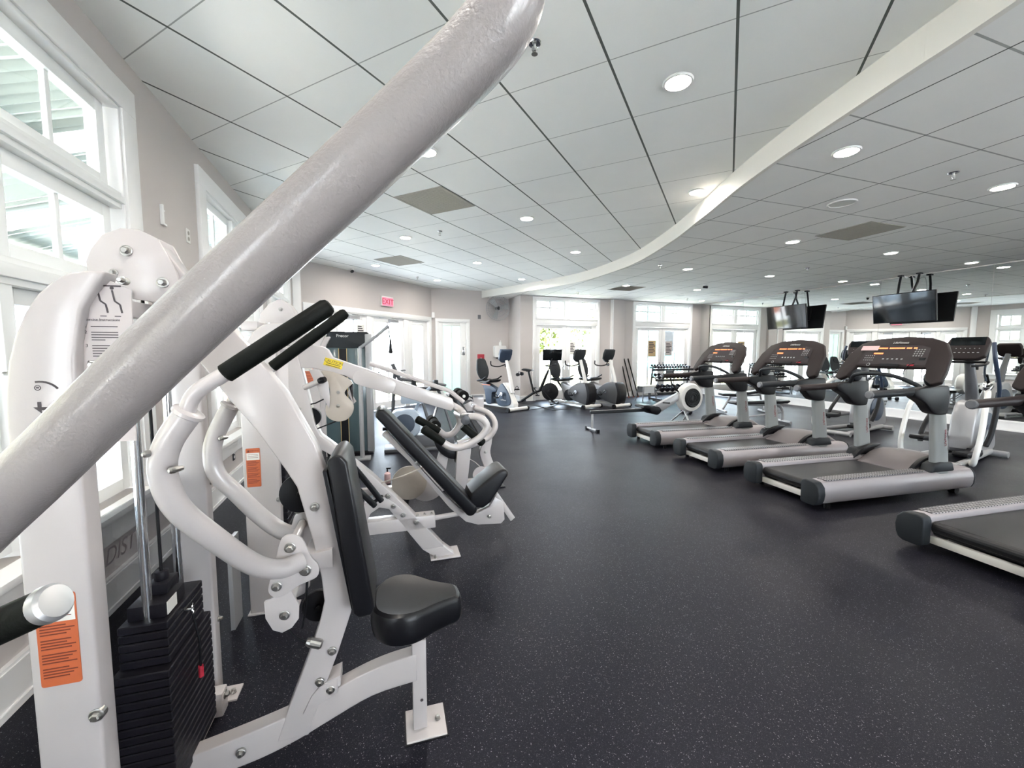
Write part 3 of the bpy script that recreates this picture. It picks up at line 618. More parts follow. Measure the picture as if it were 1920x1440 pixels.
# hanging screens in front of the mirror
def tv(a, label):
    P = along(C4, 159.5, a); o = root('television', (P[0], P[1], 0), RZ(159.5), label, 'television', 'screens hung from the ceiling by the mirror')
    rot = Matrix.Rotation(R(9), 3, 'X')          # screen tips down towards the treadmills
    c = Vector((0, -0.36, 2.47))
    mb = MB(); mb.box(c, (1.12, 0.045, 0.64), rot); obj('screen_housing', mb, M['black'], o, bevel=0.006)
    mb = MB(); mb.box(c + rot @ Vector((0, -0.0245, 0.0)), (1.09, 0.003, 0.61), rot); obj('screen_glass', mb, M['screen'], o)
    mb = MB(); mb.box(c + rot @ Vector((0, 0.05, 0.08)), (0.42, 0.06, 0.35), rot); obj('mount_plate', mb, M['black'], o)
    for s in (-1, 1):
        mb = MB(); mb.tube([(s * 0.16, -0.20, 3.2), (s * 0.16, -0.25, 3.0), (s * 0.13, -0.34, 2.76)], 0.022, 10); mb.bx(s * .16 - .04, s * .16 + .04, -.25, -.15, 3.17, 3.2); obj('ceiling_arm', mb, M['black'], o)
    mb = MB(); mb.tube([(-0.1, -0.2, 3.19), (-0.05, -0.22, 3.12), (0.06, -0.24, 3.15), (0.1, -0.26, 2.9), (0.05, -0.3, 2.75)], 0.006, 6, smooth_path=4); obj('loose_cable', mb, M['offw'], o)
tv(3.42, 'black television hung from the ceiling nearer the rear windows'); tv(6.05, 'larger looking black television hung above the nearest treadmill console')
# ---------------------------------------------------------------- white plate-stack machines (local +x = from tower to user, -y = towards the camera)
def warning_label(parent, x0, x1, y, z0, z1, title='WARNING'):
    """orange warning sticker on a face looking to -y"""
    mb = MB(); mb.prism(rrect(x0, x1, z0, z1, 0.006), y - 0.0015, y, 'xz'); lb = obj('warning_label', mb, M['orange'], parent); lb['label'] = 'orange warning sticker with white panel'
    h = z1 - z0; w = x1 - x0
    mb = MB(); mb.bx(x0 + 0.003, x1 - 0.003, y - 0.0022, y - 0.0015, z1 - 0.30 * h, z1 - 0.12 * h); obj('label_panel', mb, M['label'], lb)
    mb = MB(); n = 20
    for i in range(n):
        z = z1 - h * 0.34 - h * 0.62 * i / n
        if i % 5 == 4: continue
        mb.bx(x0 + 0.006, x0 + 0.006 + (w - 0.012) * (0.75 + 0.25 * ((i * 5) % 3) / 2), y - 0.0022, y - 0.0015, z - h * 0.006, z + h * 0.006)
    for i in range(3): mb.bx(x0 + 0.01, x1 - 0.01, y - 0.0028, y - 0.0022, z1 - h * (0.16 + 0.04 * i) - h * .004, z1 - h * (0.16 + 0.04 * i) + h * .004)
    mb.prism([(x0 + w * .1, z1 - h * .1), (x0 + w * .26, z1 - h * .1), (x0 + w * .18, z1 - h * .03)], y - 0.0022, y - 0.0015, 'xz')
    obj('label_print', mb, M['inkred'], lb)
    text('label_title', title, w * 0.15, M['inkred'], lb, face_mtx(((x0 + x1) / 2 + w * .08, y - 0.002, z1 - h * 0.065), (1, 0, 0), (0, 0, 1)), 0.0003)
def stack(parent, y0, y1, top=0.68, n=20, x=0.02):
    p0, ph = 0.10, (top - 0.10) / n
    base = None
    for i in range(n):
        z = p0 + ph * i; big = i < n - 5
        dx, dy = (0.075, 0.155) if big else (0.065, 0.125)
        mb = MB(); mb.bx(x - dx, x + dx, (y0 + y1) / 2 - dy, (y0 + y1) / 2 + dy, z + 0.0015, z + ph - 0.0015)
        obj('weight_plate', mb, M['iron'], parent, bevel=0.003, seg=1)
    yc = (y0 + y1) / 2
    mb = MB(); mb.bx(x - 0.05, x + 0.05, yc - 0.10, yc + 0.03, top, top + 0.045); mb.bx(x - .03, x + .03, yc - .04, yc + .04, top + .045, top + .08); mb.lathe([(0, 0.02), (0.03, 0.02)], (x, yc, top + .08), (0, 0, 1), 14); obj('stack_carriage', mb, M['iron'], parent, bevel=0.003)
    mb = MB(); mb.bx(x + 0.05, x + 0.052, yc - 0.09, yc - 0.03, top + 0.002, top + 0.043); sl = obj('stack_sticker', mb, M['label'], parent)
    mb = MB(); mb.ring((x + 0.09, yc - .02, top - 0.03), (1, 0.3, 0), 0.018, 0.0022, 20, 6); mb.cyl((x + 0.06, yc - .02, top - .03), (x + .088, yc - .02, top - .03), 0.005); obj('selector_pin', mb, M['chrome'], parent)
    mb = MB(); mb.tube([(x + .09, yc - .02, top - .05), (x + .10, yc - .01, top - .15), (x + .095, yc + .0, top - .25)], 0.004, 6); ly = obj('pin_lanyard', mb, M['black'], parent)
    mb = MB(); mb.tube([(x + .095, yc, top - .25), (x + .095, yc + .0, top - .29)], 0.008, 8); obj('lanyard_tag', mb, M['red'], ly)
    for yy in (-0.09, 0.11):
        mb = MB(); mb.cyl((x, yc + yy, 0.06), (x, yc + yy, 1.68), 0.0135, 14); obj('guide_rod', mb, M['chrome'], parent, smooth=True)
    mb = MB(); mb.cyl((x, yc, top + .1), (x, yc, 1.70), 0.005, 8); obj('lift_cable', mb, M['black'], parent)
def upright(parent, x0, x1, y0, y1, foot=True, top=1.69, arc=0.34, right_flare=True):
    """sheet-steel tower cover with a rounded upper back corner"""
    n = 8; pts = [(x0, 0.0), (x1, 0.0), (x1, top - 0.36)]
    if right_flare: pts += [(x1 + 0.006, top - 0.20), (x1 + 0.025, top - 0.09), (x1 + 0.065, top - 0.02), (x1 + 0.075, top)]
    else: pts += [(x1, top)]
    cx = x0 + arc * 0.5
    for i in range(n + 1): a = 90 + 90 * i / n; pts.append((cx + arc * 0.5 * math.cos(R(a)), top - arc + arc * math.sin(R(a))))
    mb = MB(); mb.prism(pts, y0, y1, 'xz'); u = obj('tower_upright', mb, M['white'], parent, bevel=0.008, seg=3)
    if foot:
        mb = MB(); mb.bx(x0 - 0.01, x1 + 0.07, y0 - 0.015, y1 + 0.02, 0.0, 0.008); mb.prism([(x1 + 0.045, 0.02), (x1 + .05, .02), (x1 + .05, .021), (x1 + .045, .021)], y0, y1, 'xz'); obj('foot_plate', mb, M['white'], parent, bevel=0.002, seg=1)
        bolt(parent, x1 + 0.045, (y0 + y1) / 2, 0.012, 1, 0.010, 'z')
    return u
def placard(parent, x1, y, top, lines=True, w=0.085):
    """instruction placard on the inner plate beside the arc"""
    pts = [(x1 - 0.01, top - 0.41), (x1 + w, top - 0.41), (x1 + w + 0.012, top - 0.04), (x1 + 0.07, top - 0.02), (x1 + 0.03, top - 0.07), (x1 + 0.010, top - 0.17), (x1 + 0.002, top - 0.30)]
    mb = MB(); mb.prism(pts, y, y + 0.004, 'xz'); p = obj('instruction_placard', mb, M['placard'], parent)
    if not lines: return p
    mb = MB(); t = 0.0008
    def ln(x, z, L, hh=0.0022): mb.bx(x, x + L, y - t, y, z - hh / 2, z + hh / 2)
    z = top - 0.129
    for i, k in enumerate((1, 4, 5, 4)):
        for j in range(k): ln(x1 + 0.026, z, 0.052 if j < k - 1 or k == 1 else 0.026, 0.0022); z -= 0.0062
        z -= 0.0075
    ln(x1 + 0.050, top - 0.032, 0.040, 0.0035)
    for i, cx in enumerate((x1 + 0.052, x1 + 0.080)):     # two little seated figures
        zz = top - 0.070
        pts2 = [(cx - 0.008, zz + 0.028), (cx - 0.004, zz + 0.002), (cx + 0.006, zz - 0.006), (cx + 0.009, zz - 0.026)]
        for a, b in zip(pts2[:-1], pts2[1:]):
            d = Vector((b[0] - a[0], b[1] - a[1])).normalized(); nx, nz = -d.y * 0.0018, d.x * 0.0018
            mb.prism([(a[0] + nx, a[1] + nz), (b[0] + nx, b[1] + nz), (b[0] - nx, b[1] - nz), (a[0] - nx, a[1] - nz)], y - t, y, 'xz')
        mb.prism(circ(cx - 0.008, zz + 0.033, 0.004, 10), y - t, y, 'xz'); ln(cx - 0.006, zz - 0.034, 0.012, 0.0018)
    obj('placard_print', mb, M['ink'], p)
    text('placard_title', 'Exercise Instructions', 0.0085, M['ink'], p, face_mtx((x1 + 0.048, y - 0.0006, top - 0.113), (1, 0, 0), (0, 0, 1)), 0.0002)
    for i, zz in enumerate((0.129, 0.143, 0.175, 0.214)): text('placard_number', str(i + 1), 0.010, M['ink'], p, face_mtx((x1 + 0.016, y - 0.0006, top - zz), (1, 0, 0), (0, 0, 1)), 0.0002)
    return p

# === A: shoulder / chest press nearest the camera
A = root('chest_press_machine', (-1.19, 1.30, 0), RZ(73.4), 'nearest white chest press with curved arms, black seat and black back pad', 'gym machine')
upright(A, -0.068, 0.060, -0.375, -0.315)
upright(A, -0.090, 0.035, 0.36, 0.415)
placard(A, 0.062, -0.352, 1.69, w=0.098)
warning_label(A, -0.048, 0.030, -0.375, 0.695, 0.925)
bolt(A, 0.052, -0.375, 0.60, -1, 0.013); bolt(A, 0.088, -0.352, 1.47, -1, 0.008); bolt(A, 0.156, -0.352, 1.672, -1, 0.008); bolt(A, 0.078, -0.352, 1.30, -1, 0.008)
bolt(A, 0.036, 0.40, 0.35, 1, 0.010, 'x'); bolt(A, 0.036, 0.40, 0.95, 1, 0.006, 'x')
for z in (1.45, 1.27): bolt(A, -0.070, -0.345, z, -1, 0.006, 'x')
# upright lettering on the tower face, reading upwards, mostly hidden by the big tube
text('tower_letters', 'nt', 0.085, M['ink'], A, face_mtx((0.004, -0.3755, 1.352), (0, 0, 1), (-1, 0, 0)), 0.0004)
mb = MB(); mb.ring((-0.006, -0.3755, 1.418), (0, 1, 0), 0.0055, 0.0008, 16, 4); mb.bx(-0.0085, -0.0035, -0.376, -0.3752, 1.4165, 1.4195)
for i in range(7):
    a = 60 + 8 * i; mb.box((-0.002 + 0.04 * math.cos(R(95 - i * 9)), -0.3757, 1.392 + 0.04 * math.sin(R(95 - i * 9))), (0.008, 0.0006, 0.0045), Matrix.Rotation(-R(5 - i * 9), 3, 'Y'))
obj('trade_mark', mb, M['ink'], A)
stack(A, -0.33, 0.37, 0.66)
mb = MB(); mb.bx(-0.035, 0.055, -0.32, 0.37, 0.012, 0.07); obj('base_rail', mb, M['white'], A, bevel=0.004)
mb = MB(); mb.bx(0.0, 0.08, 0.27, 0.33, 0.0, 0.10); obj('rail_bracket', mb, M['white'], A, bevel=0.006)
bolt(A, 0.08, 0.30, 0.075, 1, 0.014, 'x'); bolt(A, 0.056, -0.1, 0.04, 1, 0.010, 'x')
mb = MB(); mb.bx(-0.085, -0.079, -0.31, 0.36, 0.08, 1.0); sh = obj('acrylic_shield', mb, M['smoke'], A); sh['label'] = 'smoky grey acrylic rear shield'
text('shield_letters', 'PARADIST', 0.075, M['ink'], sh, face_mtx((-0.0775, -0.09, 0.865), (0.0, 1, 0), (0, 0, 1)), 0.0003, 0.3)
mb = MB(); mb.bx(0.0, 0.05, -0.33, 0.37, 1.60, 1.65); obj('top_crossbar', mb, M['white'], A, bevel=0.004)
mb = MB(); mb.cyl((0.02, -0.09, 1.65), (0.02, -0.09, 1.60), 0.02, 10); mb.cyl((0.02, 0.11, 1.65), (0.02, 0.11, 1.60), 0.02, 10); obj('rod_collars', mb, M['steel'], A)
cam = [(-0.078, 1.765), (-0.065, 1.80), (-0.035, 1.845), (0.01, 1.868), (0.055, 1.868), (0.10, 1.845), (0.145, 1.745), (0.150, 1.71), (0.125, 1.668), (0.09, 1.652), (0.03, 1.66), (-0.04, 1.69), (-0.075, 1.72)]
for y0, y1 in ((-0.052, -0.040), (0.040, 0.052)):
    mb = MB(); mb.prism(cam, y0, y1, 'xz'); obj('gusset_plate', mb, M['white'], A, bevel=0.002)
for x, z, r in ((0.022, 1.802, 0.013), (0.108, 1.712, 0.013), (-0.013, 1.735, 0.009)): bolt(A, x, -0.052, z, -1, r)
mb = MB(); mb.prism(circ(0.03, 1.77, 0.07, 28), -0.02, 0.02, 'xz'); mb.cyl((0.03, -0.04, 1.77), (0.03, 0.04, 1.77), 0.012); obj('top_pulley', mb, M['black'], A)
top_e = [(0.10, 1.83), (0.192, 1.699), (0.306, 1.536), (0.428, 1.361), (0.514, 1.177), (0.572, 0.97), (0.612, 0.75), (0.628, 0.62), (0.612, 0.54), (0.565, 0.40), (0.515, 0.27), (0.455, 0.10)]
low_e = [(0.350, 0.10), (0.393, 0.22), (0.455, 0.38), (0.505, 0.52), (0.524, 0.60), (0.517, 0.69), (0.49, 0.85), (0.45, 1.030), (0.418, 1.092), (0.336, 1.235), (0.251, 1.357), (0.153, 1.517), (0.04, 1.69)]
mb = MB(); mb.prism(top_e + low_e, -0.032, 0.032, 'xz'); obj('spine_beam', mb, M['white'], A, bevel=0.006, seg=3)
seat_top = cat2([(0.845, 0.325), (0.74, 0.312), (0.645, 0.288), (0.53, 0.245), (0.42, 0.198), (0.25, 0.155), (0.05, 0.115), (-0.03, 0.10)], 4)
seat_low = cat2([(-0.03, 0.0), (0.07, 0.015), (0.20, 0.035), (0.307, 0.055), (0.42, 0.090), (0.526, 0.135), (0.681, 0.195), (0.845, 0.215)], 4)
mb = MB(); mb.prism(seat_top + seat_low, -0.030, 0.030, 'xz'); obj('seat_arm', mb, M['white'], A, bevel=0.005, seg=3)
mb = MB(); mb.prism([(0.44, 0.19), (0.56, 0.245), (0.56, 0.30), (0.50, 0.285), (0.47, 0.25)], -0.038, -0.030, 'xz'); mb.prism([(0.50, 0.24), (0.57, 0.27), (0.57, 0.31), (0.51, 0.29)], -0.036, 0.036, 'xz'); obj('joint_plate', mb, M['white'], A, bevel=0.002)
for x, z in ((0.535, 0.262), (0.24, 0.10), (0.545, 0.41), (0.50, 0.30), (0.505, 0.955)): bolt(A, x, -0.036, z, -1, 0.012)
mb = MB(); mb.bx(0.828, 0.882, -0.027, 0.027, 0.008, 0.375); obj('seat_post', mb, M['white'], A, bevel=0.004)
mb = MB(); mb.bx(0.835, 0.875, -0.020, 0.020, 0.30, 0.47); obj('seat_slider', mb, M['black'], A, bevel=0.002)
mb = MB(); mb.cyl((0.862, -0.0272, 0.13), (0.862, -0.029, 0.13), 0.006, 12); obj('post_hole', mb, M['ink'], A)
mb = MB(); mb.bx(0.80, 0.955, -0.075, 0.075, 0.0, 0.009); obj('foot_plate', mb, M['white'], A, bevel=0.002, seg=1)
mb = MB(); mb.bx(0.795, 0.96, -0.08, 0.08, -0.0005, 0.003); obj('rubber_foot', mb, M['black'], A)
bolt(A, 0.925, 0.0, 0.012, 1, 0.009, 'z')
# back pad
pad = [(0.560, 1.135), (0.585, 1.155), (0.605, 1.155), (0.625, 1.13), (0.700, 0.60), (0.688, 0.575), (0.645, 0.572), (0.628, 0.59)]
mb = MB(); mb.prism(pad, -0.125, 0.125, 'xz'); bp = obj('back_pad', mb, M['vinyl'], A, bevel=0.022, seg=4)
mb = MB(); mb.prism([(0.545, 1.10), (0.558, 1.10), (0.640, 0.60), (0.622, 0.60)], -0.11, 0.11, 'xz'); obj('pad_board', mb, M['black'], A, bevel=0.002)
# teardrop seat, wide at the back
pl = cat2([(0.690, -0.085), (0.680, 0.0), (0.690, 0.085), (0.745, 0.145), (0.83, 0.15), (0.92, 0.095), (0.985, 0.062), (1.018, 0.045), (1.026, 0.0), (1.018, -0.045), (0.985, -0.062), (0.92, -0.095), (0.83, -0.15), (0.745, -0.145)], 4, closed=True)
mb = MB(); bm = mb.bm
lay = [(0.455, 0.90), (0.462, 0.955), (0.480, 0.99), (0.510, 1.0), (0.535, 0.99), (0.552, 0.95), (0.560, 0.88)]
rings = []
for z, k in lay: rings.append([bm.verts.new((0.85 + (x - 0.85) * k, y * k, z - 0.05 * (x - 0.69) + (0.012 * (abs(y) / 0.15) ** 2 if z > .53 else 0))) for x, y in pl])
for a, b in zip(rings[:-1], rings[1:]):
    for i in range(len(pl)): bm.faces.new([a[i], a[(i + 1) % len(pl)], b[(i + 1) % len(pl)], b[i]])
bm.faces.new(list(reversed(rings[0])))
c = bm.verts.new((0.84, 0, 0.556)); mid = [bm.verts.new((0.85 + (x - 0.85) * .5, y * .5, 0.560 - 0.05 * (x - .69))) for x, y in pl]
for i in range(len(pl)): j = (i + 1) % len(pl); bm.faces.new([rings[-1][i], rings[-1][j], mid[j], mid[i]]); bm.faces.new([mid[i], mid[j], c])
obj('seat', mb, M['vinyl'], A, smooth=True)
# arm pivot plates, axle, counter plate
near_pl = cat2([(0.400, 0.845), (0.415, 0.885), (0.445, 0.895), (0.475, 0.875), (0.500, 0.81), (0.522, 0.775), (0.515, 0.735), (0.46, 0.715), (0.42, 0.69), (0.385, 0.685), (0.367, 0.715), (0.385, 0.78)], 4, closed=True)
for y0, y1 in ((-0.108, -0.098), (0.098, 0.108)):
    mb = MB(); mb.prism(near_pl, y0, y1, 'xz'); obj('pivot_plate', mb, M['white'], A, bevel=0.002)
    mb = MB(); mb.prism([(0.350, 0.668), (0.43, 0.70), (0.455, 0.64), (0.452, 0.59), (0.43, 0.562), (0.40, 0.55), (0.372, 0.565), (0.352, 0.61)], y0 + 0.012, y1 + 0.012, 'xz'); obj('counter_plate', mb, M['white'], A, bevel=0.002)
mb = MB(); mb.cyl((0.478, -0.10, 0.765), (0.478, 0.10, 0.765), 0.022); mb.cyl((0.438, -0.10, 0.85), (0.438, 0.10, 0.85), 0.014); mb.cyl((0.41, -0.09, 0.612), (0.41, 0.11, 0.612), 0.014); obj('pivot_axle', mb, M['white'], A)
mb = MB(); mb.prism([(0.465, 0.79), (0.56, 0.80), (0.56, 0.73), (0.47, 0.74)], -0.05, 0.05, 'xz'); obj('pivot_housing', mb, M['white'], A, bevel=0.004)
for x, z, r in ((0.438, 0.85, 0.014), (0.481, 0.765, 0.015), (0.393, 0.723, 0.013)): bolt(A, x, -0.108, z, -1, r); bolt(A, x, 0.108, z, 1, r)
bolt(A, 0.410, -0.096, 0.612, -1, 0.013)
bolt(A, 0.425, 0.098, 0.905, -1, 0.013)
for x, z, r in ((0.525, 0.545, 0.060), (0.478, 0.985, 0.072)):
    mb = MB(); mb.prism(circ(x - 0.03, z, r, 30), 0.036, 0.056, 'xz'); mb.cyl((x - .03, 0.02, z), (x - .03, 0.07, z), 0.012); obj('pulley', mb, M['black'], A, bevel=0.003)
mb = MB(); mb.tube([(0.40, -0.05, 0.55), (0.425, -0.045, 0.50), (0.455, -0.04, 0.47), (0.475, -0.035, 0.455)], 0.004, 8, smooth_path=4); mb.tube([(0.475, -0.035, 0.76), (0.47, -0.04, 0.66), (0.465, -.04, 0.60), (0.45, -0.04, 0.52)], 0.004, 8, smooth_path=4); obj('cable', mb, M['black'], A)
mb = MB(); mb.lathe([(0, 0.012), (0.012, 0.017), (0.05, 0.017), (0.056, 0.012)], (0.462, -0.04, 0.468), (0.9, 0, -0.42), 14); obj('cable_adjuster', mb, M['steel'], A)
# swinging arms
def press_arm(pts, thin, grip, bolts, gr_=0.0245):
    mb = MB(); mb.tube(pts, 0.0305, 20, smooth_path=7); arm = obj('press_arm', mb, M['white'], A, smooth=True)
    mb = MB(); e = Vector(pts[-1]); d = (e - Vector(pts[-2])).normalized(); mb.lathe([(0, 0.0305), (0.003, 0.036), (0.012, 0.036), (0.016, 0.026)], e - d * 0.004, d, 24); obj('arm_collar', mb, M['white'], arm, smooth=True)
    mb = MB(); mb.tube(thin, 0.019, 18, smooth_path=6); obj('handle_tube', mb, M['white'], arm, smooth=True)
    g0, g1 = Vector(grip[0]), Vector(grip[1]); d = (g1 - g0).normalized(); L = (g1 - g0).length
    mb = MB(); mb.lathe([(0, gr_ * .85), (0.003, gr_), (L * .5, gr_ * 1.05), (L - 0.016, gr_ * 1.02), (L - 0.004, gr_ * .8), (L, gr_ * .5)], g0, d, 24); obj('foam_grip', mb, M['rubber'], arm, smooth=True)
    for b in bolts:
        mb = MB(); mb.lathe([(-.02, 0.006), (0, 0.009), (0.008, 0.008), (0.012, 0.004)], b, (-0.5, -0.75, 0) if b[0] < e.x else (0.6, -0.75, 0), 12); obj('bolt', mb, M['steel'], arm)
press_arm([(0.47, -0.104, 0.800), (0.42, -0.145, 0.800), (0.360, -0.20, 0.85), (0.29, -0.29, 0.985), (0.236, -0.35, 1.10), (0.219, -0.37, 1.20), (0.238, -0.378, 1.275), (0.283, -0.38, 1.345)],
          [(0.278, -0.38, 1.335), (0.286, -0.38, 1.365), (0.299, -0.38, 1.392), (0.322, -0.38, 1.414), (0.363, -0.37, 1.443), (0.42, -0.367, 1.485)], [(0.363, -0.37, 1.443), (0.617, -0.34, 1.63)], [(0.205, -0.40, 1.255), (0.262, -0.415, 1.215)])
press_arm([(0.44, 0.104, 0.80), (0.36, 0.13, 0.815), (0.274, 0.17, 0.873), (0.19, 0.20, 0.96), (0.135, 0.20, 1.03), (0.120, 0.20, 1.10), (0.132, 0.20, 1.18), (0.187, 0.20, 1.295)],
          [(0.183, 0.20, 1.285), (0.20, 0.20, 1.325), (0.225, 0.20, 1.355), (0.28, 0.20, 1.40), (0.334, 0.20, 1.442), (0.38, 0.2, 1.478)], [(0.334, 0.20, 1.442), (0.609, 0.20, 1.66)], [(0.165, 0.17, 1.18)], 0.021)

# === B: incline press with the yellow-labelled lever
B = root('incline_press_machine', (-1.55, 2.64, 0), RZ(73.4), 'white incline press with yellow-labelled lever arm and reclined black pad', 'gym machine')
upright(B, -0.062, 0.118, -0.40, -0.35, top=1.66); upright(B, -0.09, 0.06, 0.34, 0.40, top=1.66)
placard(B, 0.118, -0.385, 1.69, w=0.06)
warning_label(B, -0.045, 0.025, -0.40, 0.745, 0.965)
bolt(B, 0.11, -0.40, 0.66, -1, 0.012); bolt(B, 0.118, -0.38, 0.25, 1, 0.010, 'x')
stack(B, -0.33, 0.33, 0.80, 16)
for z0, z1, x0, x1 in ((0.012, 0.07, -0.035, 0.055), (1.62, 1.67, -0.05, 0.03)):
    mb = MB(); mb.bx(x0, x1, -0.36, 0.36, z0, z1); obj('cross_rail', mb, M['white'], B, bevel=0.004)
mb = MB(); mb.bx(-0.12, -0.10, -0.52, -0.40, 0.0, 0.5); obj('guard_flange', mb, M['silver'], B)
cam2 = [(-0.06, 1.60), (-0.02, 1.74), (0.03, 1.80), (0.09, 1.83), (0.13, 1.80), (0.19, 1.70), (0.21, 1.62), (0.21, 1.52), (0.05, 1.50)]
for y0 in (-0.085, 0.075):
    mb = MB(); mb.prism(cam2, y0, y0 + 0.01, 'xz'); obj('gusset_plate', mb, M['white'], B, bevel=0.002)
bolt(B, 0.09, -0.085, 1.765, -1, 0.010); bolt(B, 0.10, -0.085, 1.65, -1, 0.010)
sp_l = [(0.0, 1.64), (0.045, 1.42), (0.091, 1.205), (0.125, 1.07), (0.155, 0.985), (0.20, 0.92), (0.26, 0.873), (0.402, 0.774), (0.569, 0.591), (0.70, 0.41), (0.93, 0.08)]
sp_r = [(1.085, 0.08), (0.83, 0.40), (0.70, 0.545), (0.606, 0.650), (0.48, 0.77), (0.355, 0.888), (0.285, 0.95), (0.255, 1.02), (0.237, 1.12), (0.20, 1.32), (0.155, 1.55), (0.11, 1.66)]
mb = MB(); mb.prism(sp_l + sp_r, -0.05, 0.05, 'xz'); obj('spine_beam', mb, M['white'], B, bevel=0.006, seg=3)
mb = MB(); mb.prism([(0.93, 0.08), (1.085, 0.08), (1.16, 0.012), (1.02, 0.012)], -0.05, 0.05, 'xz'); mb.bx(0.985, 1.20, -0.085, 0.085, 0.0, 0.014); obj('front_foot', mb, M['white'], B, bevel=0.003)
mb = MB(); mb.bx(0.98, 1.205, -0.09, 0.09, -0.0005, 0.003); obj('rubber_foot', mb, M['black'], B); bolt(B, 1.02, -0.07, 0.02, 1, 0.009, 'z')
mb = MB(); mb.prism([(0.44, 0.22), (0.50, 0.36), (0.545, 0.46), (0.60, 0.50), (0.68, 0.50), (0.75, 0.44), (0.82, 0.36), (0.76, 0.36), (0.70, 0.41), (0.64, 0.425), (0.585, 0.39), (0.55, 0.33), (0.50, 0.22)], -0.058, -0.048, 'xz'); mb.prism([(0.44, 0.22), (0.545, 0.46), (0.60, 0.44), (0.50, 0.22)], -0.05, 0.05, 'xz'); obj('arch_bracket', mb, M['white'], B, bevel=0.003)
for x, z in ((0.618, 0.515), (0.588, 0.465), (0.70, 0.50), (0.735, 0.425), (0.80, 0.355), (0.89, 0.29)): bolt(B, x, -0.058, z, -1, 0.014)
mb = MB(); mb.bx(0.03, 1.025, -0.05, 0.05, 0.232, 0.325); obj('floor_rail', mb, M['white'], B, bevel=0.004)
for x in (0.90, 0.95, 1.0): bolt(B, x, -0.02, 0.327, 1, 0.008, 'z')
mb = MB(); mb.cyl((1.02, 0, 0.285), (1.27, 0, 0.30), 0.018); obj('link_rod', mb, M['white'], B, smooth=True)
# lever arm
mb = MB(); mb.prism([(0.09, 1.57), (0.20, 1.56), (0.315, 1.535), (0.345, 1.515), (0.37, 1.465), (0.555, 1.395), (0.853, 1.275), (1.16, 1.165), (1.175, 1.11), (1.15, 1.075), (0.83, 1.185), (0.60, 1.265), (0.52, 1.30), (0.44, 1.345), (0.256, 1.395), (0.09, 1.40)], -0.045, 0.045, 'xz'); lv = obj('lever_arm', mb, M['white'], B, bevel=0.006, seg=3)
mb = MB(); mb.prism(rrect(0.50, 0.78, -0.05, 0.05, 0.04), -0.056, 0.056, 'xz')
rt = Matrix.Rotation(R(19.6), 4, 'Y')
for v in mb.bm.verts: v.co = rt @ (v.co - Vector((0.50, 0, 0))) + Vector((0.50, 0, 1.345))
obj('lever_sleeve', mb, M['white'], lv, bevel=0.004)
mb = MB(); mb.box((0.378, -0.0462, 1.425), (0.115, 0.002, 0.05), Matrix.Rotation(R(17), 3, 'Y')); yl = obj('caution_label', mb, M['yellow'], lv); yl['label'] = 'yellow caution sticker with black print'
text('caution_letters', 'CAUTION', 0.026, M['ink'], yl, face_mtx((0.38, -0.0475, 1.433), (0.956, 0, -0.292), (0.292, 0, 0.956)), 0.0003)
mb = MB()
for k in range(2): mb.box((0.378 - .004 * k, -0.0477, 1.418 - 0.012 * k), (0.09, 0.0006, 0.004), Matrix.Rotation(R(17), 3, 'Y'))
obj('caution_print', mb, M['ink'], yl)
mb = MB(); mb.tube([(0.60, 0.03, 1.42), (0.85, 0.03, 1.33), (1.15, 0.03, 1.215), (1.25, 0.02, 1.13)], 0.016, 10); obj('upper_link_tube', mb, M['white'], B, smooth=True)
mb = MB(); mb.prism([(0.23, 1.39), (0.30, 1.38), (0.345, 1.30), (0.352, 1.19), (0.345, 1.13), (0.30, 1.22)], -0.066, -0.056, 'xz'); mb.prism([(0.455, 1.29), (0.475, 1.31), (0.49, 1.28), (0.455, 1.225), (0.49, 1.15), (0.502, 1.16), (0.47, 1.22)], 0.02, 0.05, 'xz'); obj('cam_guard', mb, M['white'], B, bevel=0.003)
tp = cat2([(0.30, 1.375), (0.40, 1.36), (0.49, 1.30), (0.455, 1.255), (0.442, 1.22), (0.49, 1.16), (0.49, 1.10), (0.45, 1.05), (0.385, 1.04), (0.33, 1.075), (0.322, 1.14), (0.348, 1.20), (0.345, 1.28)], 4, closed=True)
mb = MB(); mb.prism(tp, -0.052, -0.040, 'xz'); tc_ = obj('cam_plate', mb, M['taupe'], B, bevel=0.002); tc_['label'] = 'taupe hourglass cam plate'
for x, z in ((0.402, 1.235), (0.398, 1.145)): bolt(B, x, -0.052, z, -1, 0.009)
mb = MB(); mb.tube([(0.17, -0.03, 1.145), (0.26, -0.035, 1.165), (0.34, -0.046, 1.205)], 0.005, 6); mb.tube([(0.24, -0.03, 0.985), (0.33, -0.04, 1.02), (0.42, -0.046, 1.055)], 0.005, 6); obj('cable', mb, M['black'], B)
mb = MB(); mb.prism(circ(0.225, 1.07, 0.062, 26), -0.02, 0.015, 'xz'); obj('pulley', mb, M['black'], B)
mb = MB(); mb.cyl((0.20, -0.04, 1.27), (0.30, -0.10, 1.315), 0.018); obj('range_lever', mb, M['white'], B, smooth=True)
mb = MB(); mb.lathe([(0, 0.018), (0.02, 0.022), (0.045, 0.018)], (0.295, -0.098, 1.313), (0.9, -0.4, 0.3), 12); obj('lever_knob', mb, M['black'], B)
for x, z in ((0.165, 1.135), (0.19, 1.045)): bolt(B, x, -0.05, z, -1, 0.010)
